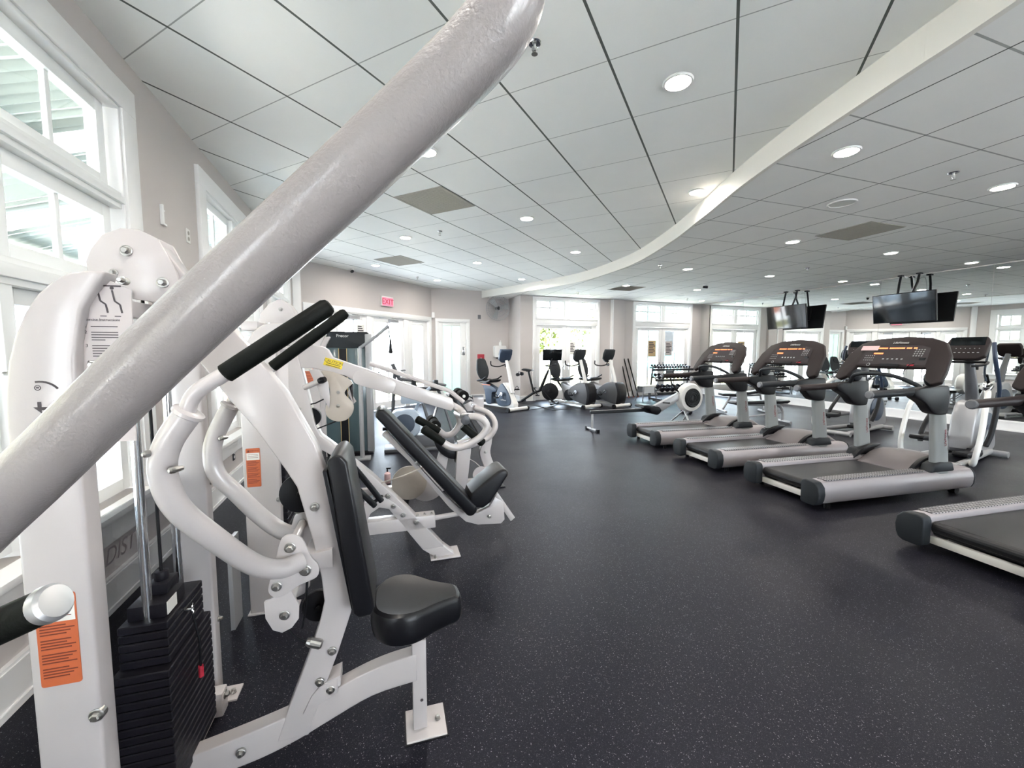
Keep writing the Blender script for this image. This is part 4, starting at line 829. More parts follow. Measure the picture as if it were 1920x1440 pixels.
# handles at the end of the lever
mb = MB(); mb.tube([(1.15, 0, 1.12), (1.215, -0.05, 1.08), (1.22, -0.16, 1.06)], 0.026, 14, smooth_path=4); mb.cyl((1.22, -0.2, 1.06), (1.22, 0.15, 1.03), 0.026); hb = obj('handle_crossbar', mb, M['white'], lv, smooth=True)
mb = MB(); mb.cyl((1.215, -0.205, 1.075), (1.225, -0.205, 1.02), 0.032); mb.cyl((1.22, -0.235, 1.035), (1.22, -0.2, 1.04), 0.032); obj('bar_end_cap', mb, M['mgrey'], lv, bevel=0.004)
for nm, pts, gr in (('n', [(1.22, -0.19, 1.06), (1.32, -0.24, 1.05), (1.363, -0.25, 0.99), (1.314, -0.25, 0.917), (1.20, -0.25, 0.862), (1.12, -0.25, 0.862), (1.053, -0.25, 0.904)], ((1.065, -0.25, 0.896), (0.929, -0.25, 1.001))),
                    ('f', [(1.22, 0.12, 1.03), (1.24, 0.15, 0.95), (1.191, 0.15, 0.878), (1.129, 0.15, 0.866), (1.077, 0.15, 0.909)], ((1.085, 0.15, 0.90), (0.912, 0.15, 1.003)))):
    mb = MB(); mb.tube(pts, 0.024, 14, smooth_path=6); h = obj('handle_tube', mb, M['white'], lv, smooth=True)
    mb = MB(); g0, g1 = Vector(gr[0]), Vector(gr[1]); L = (g1 - g0).length; mb.lathe([(0, 0.026), (L - .01, 0.030), (L, 0.018)], g0, g1 - g0, 16); obj('foam_grip', mb, M['rubber'], h, smooth=True)
mb = MB(); g0, g1 = Vector((1.20, -0.21, 0.995)), Vector((1.345, -0.22, 0.865)); L = (g1 - g0).length; mb.lathe([(0, 0.026), (L - .01, 0.030), (L, 0.02)], g0, g1 - g0, 16); obj('foam_grip', mb, M['rubber'], lv, smooth=True)
# reclined bench
mb = MB(); mb.prism([(0.628, 1.075), (0.648, 1.115), (0.688, 1.118), (0.72, 1.085), (1.315, 0.385), (1.318, 0.345), (1.285, 0.315), (1.25, 0.318)], -0.13, 0.13, 'xz'); obj('back_pad', mb, M['vinyl'], B, bevel=0.024, seg=4)
mb = MB(); mb.prism([(0.670, 0.925), (0.705, 0.955), (1.10, 0.455), (1.20, 0.352), (1.27, 0.305), (1.34, 0.297), (1.43, 0.335), (1.475, 0.405), (1.54, 0.36), (1.55, 0.22), (1.523, 0.192), (1.343, 0.205), (1.25, 0.24), (1.13, 0.36), (0.95, 0.60), (0.84, 0.735)], -0.03, 0.03, 'xz'); obj('bench_frame', mb, M['white'], B, bevel=0.005)
for x, z in ((0.905, 0.71), (1.43, 0.262)): bolt(B, x, -0.032, z, -1, 0.013)
mb = MB(); mb.bx(-.02, .02, -.02, .02, 0, .02)
for v in mb.bm.verts: v.co += Vector((0.695, 0, 0.955))
obj('frame_cap', mb, M['black'], B)
mb = MB(); mb.prism([(1.262, 0.425), (1.30, 0.375), (1.36, 0.36), (1.42, 0.40), (1.553, 0.59), (1.555, 0.625), (1.52, 0.645), (1.48, 0.63), (1.36, 0.545), (1.28, 0.48)], -0.125, 0.125, 'xz'); obj('seat', mb, M['vinyl'], B, bevel=0.024, seg=4)
mb = MB(); mb.prism([(1.468, 0.40), (1.498, 0.435), (1.635, 0.225), (1.60, 0.20)], -0.028, 0.028, 'xz'); mb.prism([(1.44, 0.45), (1.47, 0.47), (1.52, 0.40), (1.49, 0.38)], -0.02, 0.02, 'xz'); obj('seat_slider', mb, M['white'], B, bevel=0.003)
mb = MB(); mb.tube([(0.66, -0.06, 0.60), (0.80, -0.078, 0.64), (0.98, -0.06, 0.70)], 0.005, 6); obj('brown_cord', mb, M['taupe'], B)
mb = MB(); mb.tube([(0.41, -0.30, 0.80), (0.50, -0.26, 0.66), (0.62, -0.22, 0.50)], 0.019, 10, smooth_path=4); mb.tube([(0.46, -0.22, 0.82), (0.55, -0.18, 0.68), (0.66, -0.14, 0.50)], 0.019, 10, smooth_path=4); mb.cyl((0.60, -.24, .52), (0.66, -.04, .50), .012)
for b_ in range(0): pass
obj('ribbed_foot_rest', mb, M['black'], B, smooth=True)

# === D: seated curl / extension machine with foam rollers
DX, DZ = 0.87, 0.36
D = root('leg_curl_machine', (-1.95, 4.0, 0), RZ(73.4), 'white leg curl machine with black pads and foam rollers, third in the row', 'gym machine')
upright(D, -0.06, 0.12, -0.40, -0.35, top=1.66); upright(D, -0.09, 0.06, 0.34, 0.40, top=1.66)
warning_label(D, 0.0, 0.075, -0.40, 1.20, 1.39)
stack(D, -0.33, 0.33, 0.60, 14)
mb = MB(); mb.bx(-0.05, 0.03, -0.36, 0.36, 1.60, 1.66); obj('cross_rail', mb, M['white'], D, bevel=0.004)
mb = MB(); mb.bx(0.0, 1.84, -0.035, 0.035, 0.03, 0.10); mb.bx(1.2, 1.9, -0.05, 0.05, 0.012, 0.03); obj('base_frame', mb, M['white'], D, bevel=0.004)
mb = MB(); mb.bx(1.76, 1.93, -0.10, 0.10, 0, 0.014); mb.bx(-0.05, 0.08, -0.4, 0.4, 0.0, 0.014); obj('foot_plate', mb, M['black'], D, bevel=0.003)
mb = MB(); mb.prism(cat2([(1.585, 1.01), (1.600, 0.86), (1.615, 0.76), (1.70, 0.64), (1.70, 0.52), (1.655, 0.40), (1.70, 0.25), (1.80, 0.03)], 4) + cat2([(1.91, 0.03), (1.83, 0.22), (1.775, 0.38), (1.79, 0.50), (1.80, 0.64), (1.735, 0.76), (1.705, 0.86), (1.705, 1.015)], 4), -0.04, 0.04, 'xz'); obj('main_post', mb, M['white'], D, bevel=0.005)
mb = MB(); mb.bx(1.59, 1.70, -0.045, 0.045, 1.01, 1.03); obj('post_cap', mb, M['mgrey'], D)
for x, z in ((1.66, 0.79), (1.72, 0.40), (1.57, 1.0 - .06)): bolt(D, x, -0.042, z, -1, 0.014)
mb = MB(); mb.prism([(1.31, 1.04), (1.33, 1.09), (1.375, 1.09), (1.41, 1.04), (1.63, 0.63), (1.61, 0.58), (1.56, 0.60)], -0.13, 0.13, 'xz'); obj('back_pad', mb, M['vinyl'], D, bevel=0.024, seg=4)
mb = MB(); mb.prism([(1.48, 0.93), (1.56, 0.97), (1.63, 0.93), (1.60, 0.87), (1.52, 0.86)], -0.05, -0.03, 'xz'); obj('pad_bracket', mb, M['white'], D, bevel=0.002)
mb = MB(); mb.prism([(1.36, 0.04), (1.395, 0.56), (1.55, 0.585), (1.485, 0.04)], -0.16, -0.09, 'xz'); obj('seat_post', mb, M['white'], D, bevel=0.004); bolt(D, 1.475, -0.16, 0.50, -1, 0.017)
mb = MB(); mb.prism(cat2([(1.16, 0.60), (1.18, 0.50), (1.25, 0.41), (1.36, 0.36), (1.50, 0.40), (1.62, 0.54), (1.60, 0.60), (1.50, 0.52), (1.38, 0.46), (1.26, 0.52), (1.22, 0.61)], 4, closed=True), -0.09, 0.2, 'xz'); obj('seat', mb, M['vinyl'], D, bevel=0.01, seg=3)
mb = MB(); mb.prism([(1.10, 0.03), (1.24, 0.03), (1.34, 0.50), (1.24, 0.50)], -0.03, 0.05, 'xz'); obj('rear_strut', mb, M['white'], D, bevel=0.004)
for (x, z), st in (((1.455, 1.045), [(1.65, 0, 0.96), (1.56, 0, 1.02), (1.455, 0, 1.045)]), ((1.163, 0.75), [(1.30, 0.1, 1.02), (1.22, 0.1, 0.93), (1.163, 0.1, 0.75)])):
    mb = MB(); mb.tube(st, 0.013, 10); mb.cyl((x, -0.20, z), (x, 0.20, z), 0.012); rb = obj('roller_arm', mb, M['chrome'], D, smooth=True)
    for y0, y1 in ((-0.21, -0.04), (0.04, 0.21)):
        mb = MB(); mb.lathe([(0, 0.040), (0.01, 0.055), (abs(y1 - y0) - .01, 0.055), (abs(y1 - y0), 0.040)], (x, y0, z), (0, 1, 0), 20); fr = obj('foam_roller', mb, M['foam'], rb, smooth=True)
        mb = MB(); mb.cyl((x, y0 - 0.004, z), (x, y0 + 0.002, z), 0.016, 14); obj('roller_hub', mb, M['offw'], fr)
mb = MB(); mb.tube([(1.60, -0.06, 0.90), (1.74, -0.14, 0.84), (1.79, -0.2, 0.72), (1.72, -0.2, 0.60), (1.55, -0.2, 0.53), (1.45, -0.15, 0.50)], 0.03, 16, smooth_path=6); obj('side_handle', mb, M['white'], D, smooth=True)
mb = MB(); mb.tube([(1.42, -0.05, 0.42), (1.60, -0.06, 0.30), (1.78, -0.03, 0.12)], 0.004, 6); mb.prism(circ(1.66, 0.16, 0.09, 26), -0.07, -0.055, 'xz'); obj('cam_disc', mb, M['placard'], D)
mb = MB(); mb.prism(circ(DX, DZ, 0.15, 36), -0.775, -0.760, 'xz'); obj('taupe_disc', mb, M['taupe'], D, bevel=0.002)
mb = MB(); mb.prism(circ(DX + .15, DZ - 0.02, 0.165, 36), -0.755, -0.735, 'xz'); obj('white_disc', mb, M['white'], D, bevel=0.003)
mb = MB(); mb.tube([(DX, -.74, DZ), (DX - .05, -.74, 0.01)], 0.02, 8); mb.cyl((DX, -.76, DZ), (DX, -.03, DZ - .29), 0.02); obj('disc_leg', mb, M['black'], D)
mb = MB(); mb.prism(circ(1.43, 0.33, 0.05, 20), -0.02, 0.02, 'xz'); obj('pulley', mb, M['black'], D)

# === E: enclosed selectorised tower with blue-grey shroud
E_ = root('cable_tower', (-2.6, 5.9, 0), RZ(73.4), 'blue-grey enclosed weight tower with black header and gold-edged centre slot', 'gym machine')
mb = MB(); mb.bx(-0.11, 0.50, -0.02, 0.25, 0.02, 1.565); obj('shroud', mb, M['tealp'], E_, bevel=0.01)
for x0, x1 in ((-0.09, 0.10), (0.24, 0.40)):
    mb = MB(); mb.bx(x0, x1, -0.026, -0.018, 0.10, 1.54); obj('shroud_panel', mb, M['tealp'], E_, bevel=0.003)
mb = MB(); mb.prism(rrect(-0.12, 0.52, 1.56, 1.79, 0.03), -0.05, 0.27, 'xz'); obj('header', mb, M['dgrey'], E_, bevel=0.01)
text('header_letters', 'Precor', 0.06, M['offw'], E_, face_mtx((0.17, -0.052, 1.73), (1, 0, 0), (0, 0, 1)), 0.0005)
mb = MB(); mb.bx(0.115, 0.215, -0.035, -0.02, 0.03, 1.55); obj('plate_slot', mb, M['black'], E_)
mb = MB(); mb.bx(0.108, 0.116, -0.037, -0.02, 0.03, 1.55); mb.bx(0.214, 0.222, -0.037, -0.02, 0.03, 1.55); obj('gold_edge', mb, M['gold'], E_)
mb = MB(); mb.tube([(0.155, -0.05, 1.25), (0.175, -0.06, 1.24)], 0.03, 10); mb.bx(0.14, 0.19, -0.06, -0.035, 1.20, 1.23); obj('selector_knob', mb, M['offw'], E_)
mb = MB(); mb.bx(0.47, 0.56, -0.06, 0.26, 0.0, 1.76); obj('side_column', mb, M['silver'], E_, bevel=0.012)
mb = MB(); mb.bx(-0.14, 0.55, -0.06, 0.28, 0.0, 0.04); obj('base', mb, M['black'], E_, bevel=0.004)

# === F: dark leg press / multi frame behind the tower
F = root('bench_frame_machine', (-1.85, 7.05, 0), RZ(60), 'dark grey tubular bench frame with black pads by the exit doors', 'gym machine')
mb = MB(); mb.tube([(-0.2, 0, 1.30), (-0.05, 0, 0.95), (0.05, 0, 0.75)], 0.035, 8); mb.tube([(-0.12, 0, 1.05), (0.3, 0, 0.98), (0.75, 0, 0.90)], 0.026, 10); mb.tube([(0.15, 0, 1.0), (0.28, -0.1, 0.65), (0.42, -0.2, 0.04)], 0.028, 10); mb.tube([(0.55, 0, 0.95), (0.66, -0.1, 0.60), (0.80, -0.2, 0.04)], 0.028, 10)
mb.tube([(-0.25, 0.15, 0.04), (0.42, -0.2, 0.04), (0.85, -0.2, 0.04)], 0.03, 8); mb.tube([(-0.2, 0.15, 0.04), (-0.15, 0.05, 1.2)], 0.03, 8); obj('frame', mb, M['mgrey'], F)
mb = MB(); mb.box((0.35, -0.05, 0.86), (0.75, 0.26, 0.06), Matrix.Rotation(R(3), 3, 'Y')); obj('bench_pad', mb, M['vinyl'], F, bevel=0.015, seg=3)
mb = MB(); mb.bx(0.12, 0.19, -.05, .05, 0.93, 1.06); mb.bx(0.52, 0.59, -.05, .05, 0.87, 1.0); obj('clamp', mb, M['dgrey'], F, bevel=0.005)
G = root('seated_stepper', (-1.80, 6.22, 0), RZ(75), 'low pale-blue shelled stepper with a round grey cover behind the white machines', 'gym machine')
mb = MB(); mb.prism(rrect(-0.05, 0.38, 0.22, 0.62, 0.12), -0.15, 0.15, 'xz'); obj('shell', mb, M['bluep'], G, bevel=0.02, seg=3)
mb = MB(); mb.prism(circ(0.15, 0.42, 0.15, 30), -0.165, -0.15, 'xz'); obj('round_cover', mb, M['slate'], G, bevel=0.004)
mb = MB(); mb.bx(-0.15, 0.95, -0.2, 0.2, 0.0, 0.05); mb.bx(0.0, 0.9, -0.1, 0.1, 0.05, 0.22); obj('base', mb, M['mgrey'], G, bevel=0.01)
mb = MB(); mb.tube([(0.30, 0, 0.55), (0.42, 0, 0.85), (0.55, 0, 0.95)], 0.025, 10); mb.prism(rrect(0.1, 0.45, 0.72, 0.86, 0.03), -0.12, 0.12, 'xz'); obj('seat', mb, M['bluep'], G, bevel=0.01)
# rope hanging on a swing arm
rp = root('cable_rope_arm', (-1.55, 5.75, 0), RZ(73.4), 'translucent swing arm with a hanging black rope in front of the exit doors', 'rope attachment')
mb = MB(); mb.tube([(-0.55, 0.1, 1.55), (-0.32, 0.05, 1.72), (-0.16, 0, 1.86)], 0.022, 8); mb.cyl((-0.55, 0.1, 0.0), (-0.55, 0.1, 1.55), 0.03); mb.bx(-0.66, -0.44, 0.0, 0.2, 0.0, 0.02); obj('swing_arm', mb, M['silver'], rp, smooth=True)
mb = MB(); mb.tube([(-0.16, 0, 1.86), (-0.15, 0, 1.74), (-0.14, 0, 1.66)], 0.007, 8); mb.lathe([(0, 0.010), (0.06, 0.016), (0.14, 0.022), (0.17, 0.03), (0.19, 0.02)], (-0.14, 0, 1.67), (0.02, 0, -1), 14); obj('rope', mb, M['black'], rp)
pb = root('pump_bottle', (-1.43, 4.62, 0), 0, 'small pink pump bottle with black head on the floor behind the white bench', 'bottle')
mb = MB(); mb.lathe([(0, 0.032), (0.01, 0.036), (0.11, 0.036), (0.13, 0.014)], (0, 0, 0.0), (0, 0, 1), 18); obj('bottle_body', mb, M['pink'], pb, smooth=True)
mb = MB(); mb.cyl((0, 0, .128), (0, 0, .165), 0.009); mb.box((0.015, 0, 0.172), (0.05, 0.02, 0.016)); obj('pump_head', mb, M['black'], pb)

# === foreground arm of the machine beside the camera (its tower stands to the left behind the lens)
LP = root('lat_pulldown_machine', (-0.95, -0.75, 0), 0, 'big hammered-white tube crossing the picture with a black grip below left', 'gym machine')
def L3(x, y, z): return (x + 0.95, y + 0.75, z)
TUBE = [L3(-0.90, -0.40, 1.10), L3(-0.90, 0.10, 1.12), L3(-0.80, 0.34, 1.16), L3(-0.66, 0.41, 1.235), L3(-0.5376, 0.42, 1.339), L3(-0.3473, 0.42, 1.511), L3(-0.1686, 0.42, 1.667), L3(-0.0821, 0.415, 1.7405), L3(-0.0352, 0.41, 1.7806), L3(-0.0099, 0.405, 1.8075), L3(0.0, 0.40, 1.835), L3(0.0, 0.385, 1.90), L3(0.0, 0.33, 1.97), L3(0.0, 0.1, 2.03), L3(0.0, -0.6, 2.04)]
mb = MB(); mb.tube(TUBE, 0.0318, 40, smooth_path=10); obj('sloping_tube', mb, M['hammer'], LP, smooth=True)
mb = MB(); mb.bx(0.0, 0.18, 0.0, 0.12, 0, 2.1); mb.bx(0.0, 1.02, 0.0, 0.14, 2.0, 2.1); mb.bx(-0.15, 1.1, -0.1, 0.25, 0, 0.03); mb.bx(0.0, 0.14, 0.12, 0.40, 1.12, 1.22); mb.bx(0.86, 1.02, 0.0, 0.12, 0, 2.0); obj('tower_frame', mb, M['white'], LP, bevel=0.006)
g0 = Vector(L3(-0.474, 0.40, 1.243)); g1 = Vector(L3(-0.62, 0.39, 1.178)); g2 = Vector(L3(-0.86, 0.25, 1.04))
mb = MB(); mb.lathe([(0, 0.018), ((g1 - g0).length, 0.0185)], g0, g1 - g0, 28); obj('handle_grip', mb, M['rubber'], LP, smooth=True)
d = (g0 - g1).normalized(); mb = MB(); mb.lathe([(0, 0.0188), (0.002, 0.0194), (0.009, 0.0190), (0.0125, 0.016), (0.0135, 0.010)], g0 - d * 0.002, d, 28); obj('grip_end_cap', mb, pm('satin_aluminium', (0.62, 0.62, 0.63), 0.38, metal=0.8), LP, smooth=True)
mb = MB(); mb.tube([g1, g2, Vector(L3(-0.86, -0.40, 1.04)), Vector(L3(-0.86, -0.62, 1.04))], 0.016, 14, smooth_path=4); obj('handle_bar', mb, M['rubber'], LP, smooth=True)
# ---------------------------------------------------------------- treadmills (local +x = belt direction towards the mirror)
def build_treadmill(label):
    T = root('treadmill', (0, 0, 0), 0, label, 'treadmill', 'row of treadmills facing the mirror')
    L = 2.02
    # deck and belt
    mb = MB(); mb.bx(0.05, 1.75, -0.28, 0.28, 0.13, 0.20); obj('deck', mb, M['black'], T, bevel=0.004)
    mb = MB(); pts = [(0.06, 0.165)] + [(0.045 + 0.0, 0.165)] ; pts = circ(0.05, 0.185, 0.045, 12, 90, 270)[::1]
    pl = [(1.72, 0.232), (0.05, 0.230)] + circ(0.05, 0.187, 0.043, 9, 95, 265) + [(0.05, 0.145), (1.72, 0.145)]
    mb.prism(pl, -0.262, 0.262, 'xz'); obj('running_belt', mb, M['belt'], T)
    mb = MB(); mb.bx(0.02, 0.055, -0.33, 0.33, 0.062, 0.118); obj('rear_crossbar', mb, M['label'], T, bevel=0.003)
    for s in (-1, 1):
        # rounded side rail with lugged foot strip
        prof = [(0.272, 0.235), (0.276, 0.262), (0.295, 0.272), (0.36, 0.275), (0.405, 0.262), (0.432, 0.225), (0.442, 0.175), (0.438, 0.11), (0.42, 0.066), (0.39, 0.05), (0.30, 0.05), (0.272, 0.07)]
        mb = MB(); mb.prism([(s * y, z) for y, z in prof], 0.012, L, 'yz')
        r = obj('side_rail', mb, M['trail'], T, bevel=0.006, seg=3)
        mb = MB(); mb.prism(rrect(0.07, 1.36, s * 0.345 - 0.052, s * 0.345 + 0.052, 0.02), 0.271, 0.2785, 'xy'); obj('foot_strip', mb, M['tread'], r)
        mb = MB(); mb.prism([(s * y * 1.0, z) for y, z in [(0.262, 0.24), (0.272, 0.268), (0.31, 0.280), (0.40, 0.27), (0.44, 0.225), (0.45, 0.16), (0.442, 0.10), (0.425, 0.06), (0.39, 0.042), (0.285, 0.042), (0.262, 0.06)]], -0.075, 0.014, 'yz'); ec = obj('end_cap', mb, M['dgrey'], r, bevel=0.012, seg=3)
        mb = MB(); mb.prism([(s * y, z) for y, z in prof], L, L + 0.03, 'yz'); obj('front_cap', mb, M['dgrey'], r, bevel=0.014, seg=3)
        mb = MB(); mb.cyl((1.85, s * 0.40, 0.035), (1.85, s * 0.34, 0.035), 0.035, 14); obj('wheel', mb, M['black'], r)
        mb = MB(); mb.cyl((0.12, s * 0.38, 0.0), (0.12, s * 0.38, 0.05), 0.025, 12); obj('foot', mb, M['black'], r)
        # upright: flattened oval post leaning back a little at the top
        mb = MB(); bm = mb.bm; rings = []
        for t, x, z, w, d in ((0, 1.60, 0.24, 0.105, 0.05), (0.3, 1.565, 0.55, 0.098, 0.046), (0.7, 1.515, 0.88, 0.088, 0.042), (1, 1.48, 1.12, 0.080, 0.038), (1.2, 1.475, 1.20, 0.075, 0.036)):
            rings.append([bm.verts.new((x + w * (abs(math.cos(a)) ** .75) * (1 if math.cos(a) > 0 else -1), s * 0.375 + d * (abs(math.sin(a)) ** .75) * (1 if math.sin(a) > 0 else -1), z)) for a in [2 * PI * k / 20 for k in range(20)]])
        for a_, b_ in zip(rings[:-1], rings[1:]):
            for k in range(20): bm.faces.new([a_[k], a_[(k + 1) % 20], b_[(k + 1) % 20], b_[k]])
        bm.faces.new(rings[0]); bm.faces.new(rings[-1]); u = obj('upright', mb, M['tpost'], T, smooth=True)
        text('upright_letters', 'LifeFitness', 0.042, M['logo'], u, face_mtx((1.575, -0.375 * 1 - 0.049 if s < 0 else 0.375 - 0.049, 0.62), (-0.13, 0, 1), (-1, 0, -0.13)), 0.0008)
        mb = MB(); mb.prism([(1.40, 0.262), (1.44, 0.34), (1.53, 0.37), (1.70, 0.36), (1.74, 0.262)], s * 0.31, s * 0.435, 'xz'); obj('post_boot', mb, M['dgrey'], u, bevel=0.02, seg=3)
        # elbow block and handrail
        mb = MB(); mb.prism(cat2([(1.10, 1.06), (1.25, 0.98), (1.36, 0.88), (1.52, 0.86), (1.575, 0.90), (1.575, 1.12), (1.52, 1.16), (1.30, 1.15), (1.12, 1.13)], 3, closed=True), s * 0.33, s * 0.43, 'xz'); obj('elbow_block', mb, M['black'], T, bevel=0.02, seg=3)
        mb = MB(); mb.tube([(0.56, s * 0.385, 1.085), (0.9, s * 0.385, 1.095), (1.20, s * 0.385, 1.10), (1.45, s * 0.385, 1.10)], [0.036, 0.037, 0.042, 0.045], 18); hr = obj('hand_rail', mb, M['console'] if s > 0 else M['dgrey'], T, smooth=True)
        mb = MB(); mb.lathe([(0, 0.030), (0.006, 0.037), (0.02, 0.038)], (0.545, s * 0.385, 1.085), (1, 0, 0), 18); mb.ring((0.566, s * 0.385, 1.085), (1, 0, 0), 0.037, 0.003, 20, 6); obj('rail_end', mb, M['mgrey'], hr, smooth=True)
        # round shoulder of the console
        mb = MB(); mb.lathe([(0, 0.05), (0.012, 0.07), (0.07, 0.078), (0.09, 0.06)], (1.40, s * 0.375 - 0.05, 1.23), (0, 1, 0), 22); obj('shoulder_disc', mb, M['dgrey'], T, smooth=True)
    # crossbar hoop in front of the runner
    mb = MB(); mb.tube([(1.20, -0.385, 1.115), (1.28, -0.34, 1.15), (1.18, -0.22, 1.235), (1.14, -0.08, 1.265), (1.14, 0.08, 1.265), (1.18, 0.22, 1.235), (1.28, 0.34, 1.15), (1.20, 0.385, 1.115)], 0.021, 14, smooth_path=6); obj('front_hoop', mb, M['dgrey'], T, smooth=True)
    # console: arched panel raked back; legs come down on both sides
    rk = Matrix.Rotation(R(33), 4, 'Y')
    out = [(y * 1.12, z * 1.06 + 0.012) for y, z in [(-0.46, 0.02), (-0.435, 0.20), (-0.36, 0.345), (-0.22, 0.405), (0.0, 0.425), (0.22, 0.405), (0.36, 0.345), (0.435, 0.20), (0.46, 0.02), (0.46, -0.10), (0.40, -0.13), (0.34, -0.08), (0.30, 0.055), (0.0, 0.045), (-0.30, 0.055), (-0.34, -0.08), (-0.40, -0.13), (-0.46, -0.10)]]
    def onc(mb):
        for v in mb.bm.verts: v.co = rk @ v.co + Vector((1.32, 0, 1.285))
        return mb
    mb = MB(); mb.prism(out, 0.0, 0.055, 'yz'); cn = obj('console', onc(mb), M['console'], T, bevel=0.014, seg=3)
    mb = MB(); mb.prism([(-0.33, 0.09), (-0.30, 0.30), (-0.2, 0.345), (0.2, 0.345), (0.30, 0.30), (0.33, 0.09)], -0.003, 0.001, 'yz'); obj('console_panel', onc(mb), M['screen'] if False else pm_panel, cn)
    mb = MB(); mb.prism(rrect(-0.10, 0.10, 0.065, 0.10, 0.015), -0.008, -0.002, 'yz'); obj('accessory_slot', onc(mb), M['black'], cn)
    mb = MB()
    x = 0.21
    for wd in (7, 9, 3, 2):
        for k in range(wd): mb.bx(-0.006, -0.0035, x - 0.013, x, 0.296, 0.311); x -= 0.0165
        x -= 0.016
    for k in range(6): mb.bx(-0.006, -0.0035, 0.21 - 0.016 * k - 0.013, 0.21 - 0.016 * k, 0.225, 0.243)
    obj('led_readout', onc(mb), M['led'], cn)
    mb = MB()
    for r_ in range(4):
        for c_ in range(4): mb.bx(-0.005, -0.003, -0.26 + c_ * 0.024, -0.248 + c_ * 0.024, 0.20 + r_ * 0.026, 0.212 + r_ * 0.026)
    for c_ in range(5): mb.bx(-0.005, -0.003, -0.10 + c_ * 0.045, -0.082 + c_ * 0.045, 0.155, 0.171)
    for r_ in range(3):
        for c_ in range(5): mb.bx(-0.005, -0.003, 0.19 + c_ * 0.022, 0.199 + c_ * 0.022, 0.14 + r_ * 0.03, 0.148 + r_ * 0.03)
    mb.ring((-0.004, 0.21, 0.085), (1, 0, 0), 0.017, 0.003, 18, 5)
    obj('keypad', onc(mb), M['silver'], cn)
    mb = MB(); mb.bx(-0.006, -0.003, -0.23, -0.17, 0.08, 0.095); obj('stop_button', onc(mb), M['red'], cn)
    m4 = Matrix.Translation((1.32, 0, 1.285)) @ rk
    t_ = text('console_letters', 'LifeFitness', 0.036, M['offw'], cn, m4 @ face_mtx((-0.003, 0.0, 0.375), (0, -1, 0), (0, 0, 1)), 0.0005, 0.2)
    mb = MB(); mb.tube([(1.46, -0.28, 1.44), (1.42, -0.26, 1.40), (1.36, -0.20, 1.37), (1.33, -0.17, 1.30), (1.32, -0.17, 1.26)], 0.0035, 6, smooth_path=4); mb.bx(1.40, 1.44, -0.30, -0.25, 1.40, 1.44); obj('safety_clip', mb, M['black'], T)
    # motor hood
    mb = MB(); bm = mb.bm; rings = []
    for x, zt, w in ((1.30, 0.236, 0.27), (1.42, 0.285, 0.275), (1.56, 0.355, 0.28), (1.72, 0.375, 0.285), (1.90, 0.355, 0.29), (2.06, 0.26, 0.29), (2.12, 0.12, 0.28)):
        rings.append([bm.verts.new((x, y, z)) for y, z in [(-w, 0.10), (-w, zt - 0.05), (-w + 0.05, zt - 0.008), (-w / 2, zt + 0.006), (0, zt + 0.010), (w / 2, zt + 0.006), (w - 0.05, zt - 0.008), (w, zt - 0.05), (w, 0.10)]])
    for a_, b_ in zip(rings[:-1], rings[1:]):
        for k in range(8): bm.faces.new([a_[k], a_[k + 1], b_[k + 1], b_[k]])
        bm.faces.new([a_[8], a_[0], b_[0], b_[8]])
    bm.faces.new(rings[0]); bm.faces.new(rings[-1]); hd = obj('motor_hood', mb, M['thood'], T, smooth=True, bevel=0.008)
    for s in (-1, 1):
        mb = MB(); mb.prism(cat2([(1.32, 0.245), (1.45, 0.30), (1.62, 0.345), (1.73, 0.395), (1.62, 0.40), (1.48, 0.37), (1.38, 0.31)], 4, closed=True), s * 0.268, s * 0.31, 'xz'); obj('hood_wing', mb, M['black'], hd, bevel=0.01)
    mb = MB(); mb.tube([(2.1, 0.1, 0.12), (2.22, 0.12, 0.02), (2.5, 0.2, 0.008)], 0.006, 6, smooth_path=3); obj('power_cord', mb, M['black'], T)
    return T
pm_panel = pm('console_face', (0.05, 0.042, 0.044), 0.25, coat=0.3, var=0.1, vscale=20)
T3 = build_treadmill('nearest complete treadmill, with a pink paper on its console')
T3.location = (2.83, 4.20, 0); T3.rotation_euler = (0, 0, RZ(76))
T2 = dup(T3, (2.50, 5.42, 0), RZ(76), 'middle of the three complete treadmills, second from the camera')
T1 = dup(T3, (2.18, 6.67, 0), RZ(76), 'farthest treadmill, beside the rowing machine')
T4 = dup(T3, (3.20, 2.73, 0), RZ(76), 'treadmill cut off by the right edge of the photo')
pp = root('paper_note', (2.83, 4.20, 0), RZ(76), 'pink paper note on the upper left of the nearest treadmill console', 'paper')
mb = MB(); mb.bx(-0.008, -0.005, 0.19, 0.37, 0.275, 0.335)
rk = Matrix.Rotation(R(33), 4, 'Y')
for v in mb.bm.verts: v.co = rk @ v.co + Vector((1.32, 0, 1.285))
obj('note_sheet', mb, M['pink'], pp)

